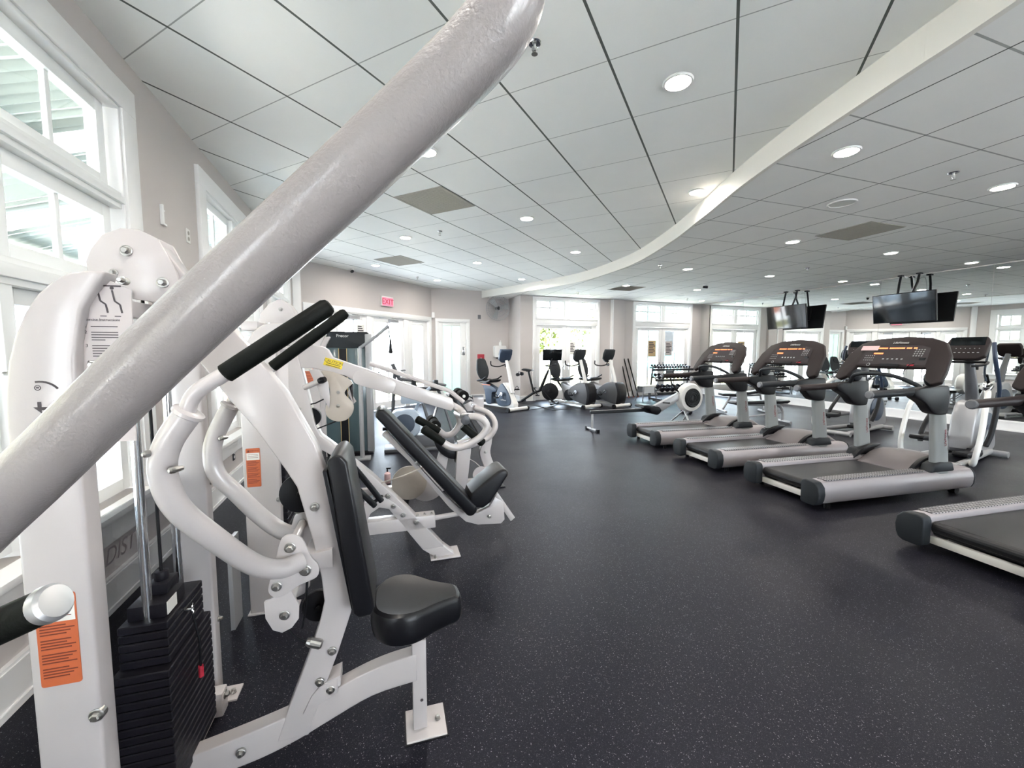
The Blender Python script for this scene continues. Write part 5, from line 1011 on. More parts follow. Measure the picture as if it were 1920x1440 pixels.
# ---------------------------------------------------------------- ellipticals between the treadmills and the mirror
def build_elliptical(label):
    E = root('elliptical_trainer', (0, 0, 0), 0, label, 'elliptical trainer', 'elliptical trainers by the mirror')
    mb = MB(); mb.tube([(-0.15, -0.25, 0.06), (0.2, -0.22, 0.06), (1.3, -0.12, 0.07)], 0.04, 12); mb.tube([(-0.15, 0.25, 0.06), (0.2, 0.22, 0.06), (1.3, 0.12, 0.07)], 0.04, 12); mb.tube([(1.3, -0.3, 0.05), (1.3, 0.3, 0.05)], 0.045, 12); mb.tube([(-0.15, -0.3, 0.05), (-0.15, 0.3, 0.05)], 0.04, 12); obj('base_frame', mb, M['silver'], E, smooth=True)
    mb = MB(); mb.prism(cat2([(0.72, 0.08), (0.68, 0.45), (0.80, 0.75), (1.02, 0.80), (1.30, 0.60), (1.42, 0.30), (1.38, 0.08)], 4, closed=True), -0.13, 0.13, 'xz'); sh = obj('drive_shroud', mb, M['silver'], E, bevel=0.03, seg=3)
    mb = MB(); mb.prism(circ(1.05, 0.42, 0.23, 30), -0.15, 0.15, 'xz'); obj('shroud_disc', mb, M['slate'], sh, bevel=0.01)
    mb = MB(); mb.prism(circ(1.05, 0.42, 0.06, 20), -0.158, 0.158, 'xz'); obj('hub_badge', mb, M['navy'], sh)
    mb = MB(); mb.tube([(1.0, 0, 0.7), (0.86, 0, 1.10), (0.72, 0, 1.45)], [0.075, 0.06, 0.045], 16); obj('mast', mb, M['mgrey'], E, smooth=True)
    rk = Matrix.Rotation(R(22), 4, 'Y'); mb = MB(); mb.prism([(-0.19, -0.10), (-0.21, 0.10), (-0.18, 0.18), (0.18, 0.18), (0.21, 0.10), (0.19, -0.10), (0.12, -0.15), (-0.12, -0.15)], -0.04, 0.05, 'yz')
    for v in mb.bm.verts: v.co = rk @ v.co + Vector((0.66, 0, 1.53))
    cn = obj('console', mb, M['console'], E, bevel=0.02, seg=3)
    mb = MB(); mb.bx(-0.044, -0.041, -0.17, 0.17, 0.05, 0.17)
    for v in mb.bm.verts: v.co = rk @ v.co + Vector((0.66, 0, 1.53))
    obj('display', mb, M['screen'], cn)
    mb = MB()
    for k in range(6): mb.bx(-0.045, -0.042, -0.13 + k * .045, -0.11 + k * .045, -0.06, -0.052); mb.bx(-0.045, -0.042, -0.13 + k * .045, -0.12 + k * .045, 0.0, 0.006)
    for v in mb.bm.verts: v.co = rk @ v.co + Vector((0.66, 0, 1.53))
    obj('keypad', mb, M['silver'], cn)
    mb = MB(); mb.tube([(0.68, -0.2, 1.36), (0.50, -0.22, 1.33), (0.42, -0.12, 1.31)], 0.016, 10, smooth_path=4); mb.tube([(0.68, 0.2, 1.36), (0.50, 0.22, 1.33), (0.42, 0.12, 1.31)], 0.016, 10, smooth_path=4); mb.cyl((0.68, -0.2, 1.36), (0.68, 0.2, 1.36), 0.016); obj('fixed_handles', mb, M['black'], E, smooth=True)
    for s in (-1, 1):
        ph = 0.16 * s
        mb = MB(); mb.tube([(0.62 + ph, s * 0.30, 1.62), (0.60 + ph, s * 0.33, 1.40), (0.76 + ph * .5, s * 0.32, 1.05), (0.84, s * 0.28, 0.80)], 0.022, 14, smooth_path=6); obj('swing_handle', mb, M['navy'], E, smooth=True)
        mb = MB(); mb.tube([(0.84, s * 0.28, 0.95), (0.72 - ph * .3, s * 0.29, 0.70), (0.50 - ph, s * 0.29, 0.40), (0.42 - ph, s * 0.27, 0.24)], 0.03, 12, smooth_path=5); obj('swing_link', mb, M['black'], E, smooth=True)
        mb = MB(); mb.tube([(0.70, s * 0.16, 1.02), (0.40, s * 0.30, 0.98), (0.16, s * 0.36, 0.80), (0.03, s * 0.38, 0.45), (-0.04, s * 0.37, 0.20), (0.0, s * 0.34, 0.08), (0.20, s * 0.26, 0.06)], 0.030, 16, smooth_path=7); obj('side_hoop', mb, M['offw'], E, smooth=True)
        zz = 0.22 + 0.10 * s
        mb = MB(); mb.prism(cat2([(0.02 - ph, zz), (0.0 - ph, zz + 0.05), (0.06 - ph, zz + 0.055), (0.38 - ph, zz + 0.03), (0.46 - ph, zz + 0.06), (0.47 - ph, zz - 0.02), (0.30 - ph, zz - 0.035)], 3, closed=True), s * 0.09, s * 0.24, 'xz'); obj('pedal', mb, M['black'], E, bevel=0.015, seg=3)
        mb = MB(); mb.tube([(0.30 - ph, s * 0.17, zz - 0.02), (0.80, s * 0.18, 0.30), (1.05 + ph, s * 0.18, 0.42)], 0.025, 10); obj('pedal_arm', mb, M['mgrey'], E, smooth=True)
        mb = MB(); mb.box((0.42, s * 0.30, 1.04), (0.12, 0.06, 0.05), Matrix.Rotation(R(-25), 3, 'Y')); mb.cyl((0.38, s * .27, 1.0), (0.38, s * .27, 1.10), .016); obj('hoop_joint', mb, M['chrome'], E, bevel=0.006)
    return E
el = build_elliptical('elliptical trainer at the right edge, beyond the nearest complete treadmill'); el.location = (5.70, 5.42, 0); el.rotation_euler = (0, 0, RZ(65))
dup(el, (5.95, 7.45, 0), RZ(65), 'elliptical trainer seen through the nearest complete treadmill, between its posts')

# ---------------------------------------------------------------- recumbent bikes (local +x towards the pedals and console)
def build_recumbent(name, label, light):
    B_ = root(name, (0, 0, 0), 0, label, 'exercise bike', 'recumbent bikes by the rear windows')
    body, post = (M['slate'], M['offw']) if light else (M['mgrey'], M['offw'])
    mb = MB(); mb.bx(0.0, 1.40, -0.05, 0.05, 0.05, 0.11); mb.tube([(1.42, -0.32, 0.06), (1.42, 0.32, 0.06)], 0.045, 12); mb.tube([(0.0, -0.25, 0.06), (0.0, 0.25, 0.06)], 0.04, 12); obj('base_frame', mb, M['offw'], B_, bevel=0.008)
    for q in (-0.36, 0.31):
        mb = MB(); mb.tube([(1.42, q, 0.055), (1.42, q + 0.05, 0.055)], 0.055, 14); obj('transport_wheel', mb, M['black'], B_)
    if light:
        mb = MB(); mb.prism(cat2([(0.05, 0.62), (0.12, 0.68), (0.62, 0.52), (0.62, 0.44), (0.46, 0.40), (0.44, 0.12), (0.22, 0.12), (0.16, 0.42)], 3, closed=True), -0.08, 0.08, 'xz'); obj('rear_fairing', mb, body, B_, bevel=0.015)
        mb = MB(); mb.prism(cat2([(0.66, 0.34), (0.82, 0.62), (0.96, 0.66), (1.22, 0.36), (1.20, 0.14), (0.78, 0.10)], 4, closed=True), -0.11, 0.11, 'xz'); obj('drive_fairing', mb, body, B_, bevel=0.02, seg=3)
        text('fairing_letters', 'LifeFitness', 0.05, M['offw'], B_, face_mtx((1.0, -0.132, 0.26), (1, 0, 0), (0, 0, 1)), 0.001)
        mb = MB(); mb.prism([(0.90, 0.70), (1.0, 0.70), (1.36, 0.18), (1.34, 0.10), (1.10, 0.10), (1.16, 0.34)], -0.085, 0.085, 'xz'); obj('mast_foot', mb, post, B_, bevel=0.02)
    else:
        mb = MB(); mb.prism(cat2([(0.30, 0.62), (0.42, 0.62), (0.85, 0.48), (0.80, 0.36), (0.46, 0.12), (0.40, 0.34)], 3, closed=True), -0.10, 0.10, 'xz'); obj('seat_rail_fairing', mb, M['silver'], B_, bevel=0.015)
        mb = MB(); mb.prism(cat2([(0.62, 0.40), (0.86, 0.60), (1.10, 0.68), (1.34, 0.62), (1.42, 0.40), (1.36, 0.14), (1.20, 0.10), (0.80, 0.20)], 4, closed=True), -0.14, 0.14, 'xz'); obj('drive_fairing', mb, body, B_, bevel=0.03, seg=3)
        mb = MB(); mb.prism(cat2([(1.28, 0.66), (1.38, 0.62), (1.45, 0.40), (1.40, 0.12), (1.32, 0.10), (1.36, 0.40)], 4, closed=True), -0.145, 0.145, 'xz'); obj('front_band', mb, M['black'], B_, bevel=0.01)
        mb = MB(); mb.prism(circ(0.62, 0.30, 0.16, 26), -0.115, 0.115, 'xz'); obj('lower_cover', mb, M['dgrey'], B_, bevel=0.02)
    mb = MB(); mb.tube([(1.22, 0, 0.45), (1.12, 0, 0.85), (0.98, 0, 1.28)], [0.055, 0.048, 0.04], 14); obj('mast', mb, post, B_, smooth=True)
    rk = Matrix.Rotation(R(18), 4, 'Y'); mb = MB(); mb.prism([(-0.19, -0.12), (-0.21, 0.02), (-0.19, 0.16), (0.19, 0.16), (0.21, 0.02), (0.19, -0.12), (0.08, -0.20), (-0.08, -0.20)], -0.03, 0.05, 'yz')
    for v in mb.bm.verts: v.co = rk @ v.co + Vector((0.92, 0, 1.42))
    cn = obj('console', mb, M['navy'] if light else M['dgrey'], B_, bevel=0.02)
    mb = MB(); mb.bx(-0.034, -0.030, -0.16, 0.16, -0.10, 0.13)
    for v in mb.bm.verts: v.co = rk @ v.co + Vector((0.92, 0, 1.42))
    obj('display', mb, M['screen'], cn)
    mb = MB(); mb.tube([(0.98, -0.04, 1.18), (0.80, -0.12, 1.12), (0.66, -0.24, 1.15), (0.68, -0.28, 1.26)], 0.016, 10, smooth_path=4); mb.tube([(0.98, 0.04, 1.18), (0.80, 0.12, 1.12), (0.66, 0.24, 1.15), (0.68, 0.28, 1.26)], 0.016, 10, smooth_path=4); obj('console_handles', mb, M['black'], B_, smooth=True)
    mb = MB(); mb.prism(cat2([(0.0, 0.70), (0.06, 0.76), (0.34, 0.72), (0.50, 0.77), (0.52, 0.72), (0.30, 0.66)], 3, closed=True), -0.2, 0.2, 'xz'); obj('seat', mb, M['vinyl'], B_, bevel=0.02, seg=3)
    bk = cat2([(-0.09, 0.80), (-0.20, 1.0), (-0.16, 1.25), (-0.10, 1.36), (0.10, 1.36), (0.16, 1.25), (0.20, 1.0), (0.09, 0.80)], 4, closed=True)
    mb = MB(); mb.prism(bk, -0.03, 0.03, 'yz')
    for v in mb.bm.verts: v.co = Vector((v.co.x + 0.02 - (v.co.z - 0.8) * 0.22 - 0.25 * (v.co.y ** 2) * -4 * 0.25, v.co.y, v.co.z - 0.05))
    obj('back_rest', mb, M['dgrey'], B_, bevel=0.015, seg=3)
    mb = MB(); mb.tube([(-0.02, 0, 1.0), (-0.03, 0, 0.8), (0.12, 0, 0.62), (0.3, 0, 0.45)], 0.03, 10); mb.tube([(0.05, -0.24, 0.72), (0.02, 0, 0.70), (0.05, 0.24, 0.72)], 0.018, 10, smooth_path=3); mb.tube([(0.05, -0.25, 0.72), (0.30, -0.27, 0.76), (0.46, -0.27, 0.84)], 0.018, 10); mb.tube([(0.05, 0.25, 0.72), (0.30, 0.27, 0.76), (0.46, 0.27, 0.84)], 0.018, 10); obj('seat_frame', mb, M['black'], B_, smooth=True)
    if light:
        mb = MB(); mb.box((0.30, -0.14, 0.62), (0.36, 0.02, 0.022)); obj('adjust_lever', mb, M['orange'], B_)
    for s in (-1, 1):
        mb = MB(); mb.cyl((0.98, s * 0.12, 0.42), (0.98, s * 0.19, 0.42), 0.05); mb.tube([(0.98, s * 0.18, 0.42), (0.98 + s * 0.13, s * 0.19, 0.42 + s * 0.10)], 0.016, 8); obj('crank', mb, M['chrome'], B_)
        mb = MB(); mb.box((0.98 + s * 0.13, s * 0.25, 0.42 + s * 0.10), (0.10, 0.10, 0.03)); mb.ring((0.98 + s * 0.13, s * 0.25, 0.46 + s * 0.10), (1, 0, 0), 0.045, 0.008, 16, 5); obj('pedal', mb, M['black'], B_)
    return B_
b1 = build_recumbent('recumbent_bike', 'white recumbent bike with blue-grey fairings in front of the towel dispenser', True); b1.location = (-0.80, 11.40, 0); b1.rotation_euler = (0, 0, RZ(138))
b2 = build_recumbent('recumbent_bike', 'dark grey recumbent bike in front of the left glass doors', False); b2.location = (1.28, 12.0, 0); b2.rotation_euler = (0, 0, RZ(143))
b3 = dup(b2, (2.12, 12.15, 0), RZ(143), 'dark grey recumbent bike in front of the pilaster, beside the leaning bars')
# spin bike with screen
sp_ = root('spin_bike', (0.32, 12.0, 0), RZ(118), 'black spin bike with a large tilted screen in front of the left glass doors', 'exercise bike')
mb = MB(); mb.tube([(-0.05, -0.27, 0.05), (-0.05, 0.27, 0.05)], 0.025, 10); mb.tube([(1.0, -0.27, 0.05), (1.0, 0.27, 0.05)], 0.025, 10); mb.tube([(-0.05, 0, 0.06), (0.35, 0, 0.32), (0.62, 0, 0.42), (1.0, 0, 0.06)], 0.035, 10); mb.tube([(0.35, 0, 0.32), (0.18, 0, 0.95)], 0.03, 10); mb.tube([(0.55, 0, 0.40), (0.80, 0, 0.98)], [0.05, 0.03], 10); obj('frame', mb, M['black'], sp_, smooth=True)
mb = MB(); mb.prism(circ(0.86, 0.38, 0.25, 30), -0.03, 0.03, 'xz'); mb.prism(circ(0.86, 0.38, 0.06, 16), -0.05, 0.05, 'xz'); obj('flywheel', mb, M['black'], sp_, bevel=0.01)
mb = MB(); mb.prism(cat2([(-0.02, 0.98), (0.05, 1.02), (0.30, 0.99), (0.30, 0.96), (0.08, 0.95)], 3, closed=True), -0.07, 0.07, 'xz'); mb.bx(0.1, 0.24, -0.02, 0.02, 0.93, 0.96); obj('saddle', mb, M['vinyl'], sp_, bevel=0.01)
mb = MB(); mb.tube([(0.80, 0, 0.98), (0.84, 0, 1.08), (0.80, -0.2, 1.12), (0.98, -0.22, 1.14)], 0.015, 8, smooth_path=3); mb.tube([(0.84, 0, 1.08), (0.80, 0.2, 1.12), (0.98, 0.22, 1.14)], 0.015, 8, smooth_path=3); mb.tube([(0.84, 0, 1.08), (0.92, 0, 1.32)], 0.02, 8); obj('handlebar', mb, M['black'], sp_, smooth=True)
rk = Matrix.Rotation(R(12), 4, 'Y'); mb = MB(); mb.bx(-0.015, 0.015, -0.27, 0.27, -0.16, 0.16)
for v in mb.bm.verts: v.co = Matrix.Rotation(R(-58), 4, 'Z') @ (rk @ v.co) + Vector((0.92, 0, 1.42))
sc_ = obj('screen', mb, M['screen'], sp_, bevel=0.005)
mb = MB(); mb.tube([(-0.02, 0, 0.9), (-0.12, -0.05, 0.92), (-0.14, -0.05, 0.8)], 0.012, 8); mb.prism(circ(-0.14, 0.84, 0.05, 14), -0.09, -0.02, 'xz'); mb.prism(circ(-0.06, 0.86, 0.05, 14), 0.02, 0.09, 'xz'); obj('weight_holder', mb, M['iron'], sp_)
for s in (-1, 1):
    mb = MB(); mb.tube([(0.42, s * 0.06, 0.36), (0.42 - s * 0.12, s * 0.09, 0.36 + s * 0.09)], 0.014, 8); mb.box((0.42 - s * .12, s * .15, .36 + s * .09), (.09, .09, .025)); obj('pedal', mb, M['black'], sp_)
# rubber mats under the bikes
for (x, y, w, d, dg, lb) in ((-0.05, 11.0, 1.5, 1.25, 40, 'thin dark mat under the white recumbent bike'), (1.35, 11.35, 1.35, 1.3, 28, 'thin dark mat under the spin bike')):
    o = root('floor_mat', (x, y, 0), R(dg), lb, 'mat'); mb = MB(); mb.bx(-w / 2, w / 2, -d / 2, d / 2, 0.0, 0.007); obj('mat_sheet', mb, M['belt'], o, bevel=0.002)

# ---------------------------------------------------------------- rower
rw = root('rowing_machine', (1.50, 7.73, 0), RZ(71), 'grey rowing machine with a round flywheel housing, left of the farthest treadmill', 'rowing machine')
mb = MB(); mb.prism([(-0.02, 0.33), (-0.02, 0.385), (1.42, 0.375), (1.42, 0.315)], -0.028, 0.028, 'xz'); obj('monorail', mb, M['dgrey'], rw, bevel=0.004)
mb = MB(); mb.bx(-0.02, 1.40, -0.012, 0.012, 0.378, 0.388); obj('rail_strip', mb, M['chrome'], rw)
mb = MB(); mb.tube([(0.03, 0, 0.33), (0.03, 0, 0.04)], 0.022, 10); mb.tube([(0.03, -0.2, 0.035), (0.03, 0.2, 0.035)], 0.022, 10); obj('rear_leg', mb, M['silver'], rw)
mb = MB(); mb.box((0.03, -.2, 0.03), (.06, .05, .06)); mb.box((0.03, .2, 0.03), (.06, .05, .06)); obj('rubber_foot', mb, M['black'], rw)
mb = MB(); mb.prism([(1.32, 0.30), (1.40, 0.42), (2.10, 0.70), (2.16, 0.60), (1.55, 0.28)], -0.045, 0.045, 'xz'); obj('front_beam', mb, M['silver'], rw, bevel=0.006)
mb = MB(); mb.prism(cat2([(1.22, 0.40), (1.30, 0.43), (1.44, 0.42), (1.50, 0.34), (1.42, 0.26), (1.28, 0.30)], 4, closed=True), -0.15, 0.15, 'xz'); obj('foot_plates', mb, M['black'], rw, bevel=0.02)
mb = MB(); mb.prism(cat2([(1.08, 0.43), (1.12, 0.46), (1.32, 0.45), (1.34, 0.41), (1.10, 0.40)], 3, closed=True), -0.15, 0.15, 'xz'); obj('seat', mb, M['vinyl'], rw, bevel=0.015)
mb = MB(); mb.lathe([(-0.10, 0.20), (-0.09, 0.27), (-0.03, 0.30), (0.05, 0.30), (0.10, 0.26), (0.11, 0.18)], (2.30, 0, 0.56), (0, 1, 0), 36); fw = obj('flywheel_housing', mb, M['offw'], rw, smooth=True)
mb = MB(); mb.lathe([(0, 0.20), (0.012, 0.19)], (2.30, -0.105, 0.56), (0, -1, 0), 32)
for r_ in (0.06, 0.10, 0.14, 0.18): mb.ring((2.30, -0.122, 0.56), (0, 1, 0), r_, 0.004, 28, 4)
obj('vent_grille', mb, M['black'], fw)
mb = MB(); mb.tube([(2.18, 0, 0.30), (2.10, -0.28, 0.03)], 0.018, 8); mb.tube([(2.35, 0, 0.30), (2.42, 0.28, 0.03)], 0.018, 8); mb.tube([(2.18, 0, .30), (2.10, .28, .03)], 0.018, 8); obj('front_legs', mb, M['silver'], rw)
mb = MB(); mb.tube([(2.05, 0, 0.66), (1.85, 0, 0.86), (1.80, 0, 1.02)], 0.015, 8); mb.box((1.80, 0, 1.05), (0.04, 0.2, 0.16)); obj('monitor_arm', mb, M['black'], rw)
mb = MB(); mb.tube([(1.6, -0.25, 0.50), (1.62, 0, 0.48), (1.6, 0.25, 0.50)], 0.014, 8); mb.tube([(1.62, 0, .48), (2.1, 0, .62)], 0.006, 6); obj('pull_handle', mb, M['black'], rw)

# ---------------------------------------------------------------- bench, rack and dumbbells
bn = root('flat_bench', (4.62, 8.60, 0), RZ(86), 'low black padded bench with curved silver legs behind the farthest treadmills', 'bench')
mb = MB(); mb.prism([(0.0, 0.44), (0.02, 0.40), (1.15, 0.42), (1.22, 0.46), (1.20, 0.49), (1.0, 0.475), (0.05, 0.47)], -0.14, 0.14, 'xz'); obj('bench_pad', mb, M['vinyl'], bn, bevel=0.02, seg=3)
mb = MB(); mb.tube([(0.15, 0, 0.39), (0.85, 0, 0.39), (1.05, 0, 0.37), (1.14, 0, 0.25), (1.15, 0, 0.04)], 0.03, 12, smooth_path=6); mb.tube([(1.15, -0.25, 0.035), (1.15, 0.25, 0.035)], 0.03, 10); mb.tube([(0.2, 0, 0.39), (0.12, 0, 0.04)], 0.03, 10); mb.tube([(0.12, -0.25, 0.035), (0.12, 0.25, 0.035)], 0.03, 10); mb.tube([(0.12, 0, .1), (1.14, 0, .22)], 0.02, 8); obj('bench_frame', mb, M['silver'], bn, smooth=True)
b_2 = root('incline_bench', (5.2, 10.2, 0), RZ(95), 'black and silver bench standing between the rowing machine and the mirror', 'bench')
mb = MB(); mb.bx(0, 0.35, -0.15, 0.15, 0.42, 0.48); mb.box((0.70, 0, 0.50), (0.72, 0.28, 0.06), Matrix.Rotation(R(-8), 3, 'Y')); obj('bench_pad', mb, M['vinyl'], b_2, bevel=0.018)
mb = MB(); mb.tube([(0.05, -0.25, 0.04), (0.05, 0.25, 0.04)], 0.03, 10); mb.tube([(0.05, 0, 0.04), (0.25, 0, 0.40), (0.95, 0, 0.44), (1.05, 0, 0.04)], 0.028, 10); mb.tube([(1.05, -0.25, 0.04), (1.05, 0.25, 0.04)], 0.03, 10); obj('bench_frame', mb, M['silver'], b_2, smooth=True)

RKP = (4.55, 12.72); rkd = RZ(69.5)
rk_ = root('dumbbell_rack', (*RKP, 0), rkd, 'three-tier dumbbell rack in front of the right glass doors', 'rack')
RL = 1.50
for x in (0.02, RL - 0.02):
    mb = MB(); mb.tube([(x, 0.42, 0.0), (x, 0.40, 0.3), (x, 0.30, 1.05)], 0.028, 8); mb.tube([(x, -0.12, 0.03), (x, 0.46, 0.03)], 0.03, 8); mb.tube([(x, 0.40, 0.35), (x, -0.02, 0.22)], 0.022, 8); mb.tube([(x, 0.36, 0.75), (x, 0.05, 0.62)], 0.022, 8); obj('rack_upright', mb, M['mgrey'], rk_)
tiers = [(0.30, 0.98, 0.16), (0.18, 0.66, 0.18), (0.10, 0.26, 0.22)]
for (y, z, dp) in tiers:
    mb = MB(); 
    for dy in (-dp / 2, dp / 2): mb.box((RL / 2, y + dy, z + dy * 0.35), (RL + 0.10, 0.04, 0.035))
    mb.box((RL / 2, y - dp / 2 - .03, z - 0.02 - dp * .17), (RL + 0.12, 0.015, 0.06)); obj('rack_shelf', mb, M['black'], rk_, bevel=0.003)
def dumbbell(r, hl, name='dumbbell'):
    mb = MB()
    for s in (-1, 1): mb.lathe([(0, r * 0.8), (0.006, r), (hl - .006, r), (hl, r * 0.8)], (0, s * 0.065 + (0 if s > 0 else -hl), 0), (0, 1, 0), 12)
    bm = mb.bm; nf = len(bm.faces); mb.cyl((0, -0.075, 0), (0, 0.075, 0), 0.015, 10)
    bm.faces.ensure_lookup_table()
    for f in bm.faces[nf:]: f.material_index = 1
    return obj(name, mb, [M['iron'], M['chrome']])
def place_db(src, x, y, z, first, label, grp):
    d = src if first else src.copy()
    if not first: COL.objects.link(d)
    c, s = math.cos(rkd), math.sin(rkd); d.location = (RKP[0] + x * c - y * s, RKP[1] + x * s + y * c, z); d.rotation_euler = (R(-19), 0, rkd)
    d.rotation_euler = (R(19), 0, rkd)
    return tag(d, label, 'dumbbell', grp)
small, medm, big = dumbbell(0.036, 0.045), dumbbell(0.052, 0.07), dumbbell(0.078, 0.09)
for k in range(13): place_db(small, 0.05 + k * 0.113, 0.30, 0.98 + 0.028 + 0.036, k == 0, 'small chrome-handled dumbbell on the top tier of the rack', 'small dumbbells on the top tier')
for k in range(10): place_db(medm, 0.10 + k * 0.145, 0.18, 0.66 + 0.03 + 0.052, k == 0, 'black dumbbell on the middle tier of the rack', 'dumbbells on the middle tier')
for k in range(7): place_db(big, 0.14 + k * 0.20, 0.10, 0.26 + 0.03 + 0.078, k == 0, 'large black dumbbell on the bottom tier of the rack', 'large dumbbells on the bottom tier')
fd = medm.copy(); COL.objects.link(fd); fd.location = (4.25, 9.92, 0.052); fd.rotation_euler = (0, 0, 0.5); tag(fd, 'single black dumbbell lying on the floor behind the rowing machine', 'dumbbell', ''); del fd['group']

st = root('step_stool', (3.95, 12.62, 0), RZ(72), 'low silver stool with splayed legs between the bars and the dumbbell rack', 'stool')
mb = MB(); mb.bx(-0.02, 0.46, -0.17, 0.17, 0.44, 0.475); obj('stool_top', mb, M['label'], st, bevel=0.008)
mb = MB(); mb.bx(0.0, 0.44, -0.155, -0.145, 0.24, 0.44); mb.bx(0.0, 0.44, 0.145, 0.155, 0.24, 0.44); obj('stool_apron', mb, M['silver'], st)
for sx in (0, 1):
    for sy in (-1, 1):
        mb = MB(); mb.tube([(0.03 + sx * 0.38, sy * 0.14, 0.44), (-0.03 + sx * 0.50, sy * 0.19, 0.0)], 0.017, 8); obj('leg', mb, M['mgrey'], st)
for k, (dx, dy, lb) in enumerate(((0.0, 0.0, 'left'), (0.10, 0.03, 'middle'), (0.22, 0.02, 'right'))):
    P = along(R1, 69.5, 3.70 + dx); n = (math.cos(R(69.5)), -math.sin(R(69.5)))
    o = root('weighted_bar', (P[0], P[1], 0), RZ(69.5), '%s one of the three black bars leaning on the rear wall by the pilaster' % lb, 'exercise bar')
    mb = MB(); mb.tube([(0.06 + dx * .6, -0.28 - dy, 0.01), (-0.12 + dx * .3, -0.035, 1.28)], 0.019, 10); obj('bar_shaft', mb, M['rubber'], o, smooth=True)
    mb = MB(); mb.lathe([(0, 0.018), (0.03, 0.021), (0.04, 0.015)], (0.06 + dx * .6, -0.28 - dy, 0.0), (-0.1, 0.15, 1), 10); obj('bar_tip', mb, M['orange'], o)
# ---------------------------------------------------------------- outdoors
def leaf_mat():
    m, nt, b = new_mat('tree_foliage'); tc = nt.nodes.new('ShaderNodeTexCoord'); n = nt.nodes.new('ShaderNodeTexNoise'); n.inputs['Scale'].default_value = 5; n.inputs['Detail'].default_value = 8
    cr = nt.nodes.new('ShaderNodeValToRGB'); cr.color_ramp.elements[0].color = (0.03, 0.05, 0.012, 1); cr.color_ramp.elements[1].color = (0.13, 0.15, 0.03, 1); cr.color_ramp.elements[0].position = .35; cr.color_ramp.elements[1].position = .65
    nt.links.new(tc.outputs['Object'], n.inputs['Vector']); nt.links.new(n.outputs['Fac'], cr.inputs[0]); nt.links.new(cr.outputs[0], b.inputs['Base Color']); b.inputs['Roughness'].default_value = 0.8; return m
M['leaf'] = leaf_mat()
M['grass'] = pm('pale_lawn', (0.17, 0.165, 0.075), 0.9, var=0.2, vscale=1.5)
M['conc'] = pm('pale_concrete', (0.66, 0.66, 0.65), 0.85, var=0.06, vscale=2)
M['yellowwall'] = pm('pale_yellow_render', (0.36, 0.325, 0.19), 0.8, var=0.03)
M['tealwall'] = stripe_mat('turquoise_lap_siding', (0.06, 0.22, 0.23), (0.02, 0.09, 0.10), 0.18, 0.02)
M['corr'] = pm('galvanised_roof', (0.17, 0.19, 0.17), 0.5, metal=0.3)
M['bark'] = pm('bark', (0.2, 0.15, 0.1), 0.9)
M['brick'] = pm('brick_red', (0.45, 0.16, 0.1), 0.8)
mb = MB(); mb.bx(-45, 60, -30, 90, -0.14, -0.07); struct(obj('ground', mb, M['conc']))
lawn = MB(); lawn.prism([along(R1, 69.5, -4), along(R1, 69.5, 22), (40, 60), (-8, 60)], -0.07, -0.055, 'xy')
for v in lawn.bm.verts: v.co += Vector((-1.2, 3.2, 0)) if v.co.y < 30 else Vector((0, 0, 0))
lw_ = obj('lawn', lawn, M['grass']); lw_['kind'] = 'stuff'; lw_['label'] = 'pale sunlit lawn outside the rear glass doors'; lw_['category'] = 'grass'
def tree(x, y, h, r, label):
    o = root('garden_tree', (x, y, -0.03), random.random() * 6, label, 'tree', 'trees beyond the lawn')
    mb = MB(); mb.tube([(0, 0, 0), (0.08, 0, h * 0.35), (0, 0.05, h * 0.7)], [0.16, 0.12, 0.06], 8); obj('trunk', mb, M['bark'], o)
    mb = MB(); bm = mb.bm
    for k in range(520):
        a, e = random.random() * 2 * PI, math.acos(random.uniform(-0.8, 1)); rr = r * random.uniform(0.45, 1.0)
        c = Vector((rr * math.sin(e) * math.cos(a), rr * math.sin(e) * math.sin(a), h * 0.62 + rr * 0.95 * math.cos(e)))
        s = random.uniform(0.10, 0.26); u = Vector((random.uniform(-1, 1), random.uniform(-1, 1), random.uniform(-1, 1))).normalized(); w = u.orthogonal().normalized()
        mb.quad(c - u * s, c - w * s * .5, c + u * s, c + w * s * .5)
    obj('foliage', mb, M['leaf'], o)
for x, y, h, r, l in ((-1.9, 27, 4.2, 1.8, 'leafy tree outside, left of the left glass doors'), (1.6, 29, 4.0, 1.7, 'leafy tree seen through the left leaf of the left glass doors'), (5.6, 31, 4.4, 1.9, 'leafy tree seen through the right leaf of the left glass doors'), (13.4, 33, 4.6, 2.0, 'leafy tree seen through the right glass doors, right of the turquoise house'), (19.0, 35, 4.4, 2.2, 'leafy tree farthest right beyond the lawn'), (9.6, 35, 3.8, 1.6, 'leafy tree just left of the turquoise house')):
    tree(x, y, h, r, l)
th = root('turquoise_house', (7.9, 25.5, -0.05), R(-12), 'turquoise sided house outside the right glass doors', 'building')
mb = MB(); mb.bx(0, 3.4, 0, 4, 0, 4.6); obj('wall', mb, M['tealwall'], th)
mb = MB(); mb.prism([(-0.3, 4.6), (1.7, 6.2), (3.7, 4.6)], -0.3, 4.3, 'xz'); obj('roof', mb, M['corr'], th)
mb = MB(); mb.bx(1.2, 2.1, -0.03, 0, 1.5, 3.0); w_ = obj('window', mb, M['trim'], th); mb = MB(); mb.bx(1.28, 2.02, -0.04, -0.03, 1.58, 2.92); obj('pane', mb, M['screen'], w_)
mb = MB(); mb.bx(-0.05, 0.08, -0.04, 0.1, 0, 4.6); mb.bx(3.32, 3.45, -0.04, 0.1, 0, 4.6); obj('corner_board', mb, M['trim'], th)
fn = root('garden_fence', (-6, 23.0, -0.06), R(4), 'white picket fence across the lawn outside', 'fence')
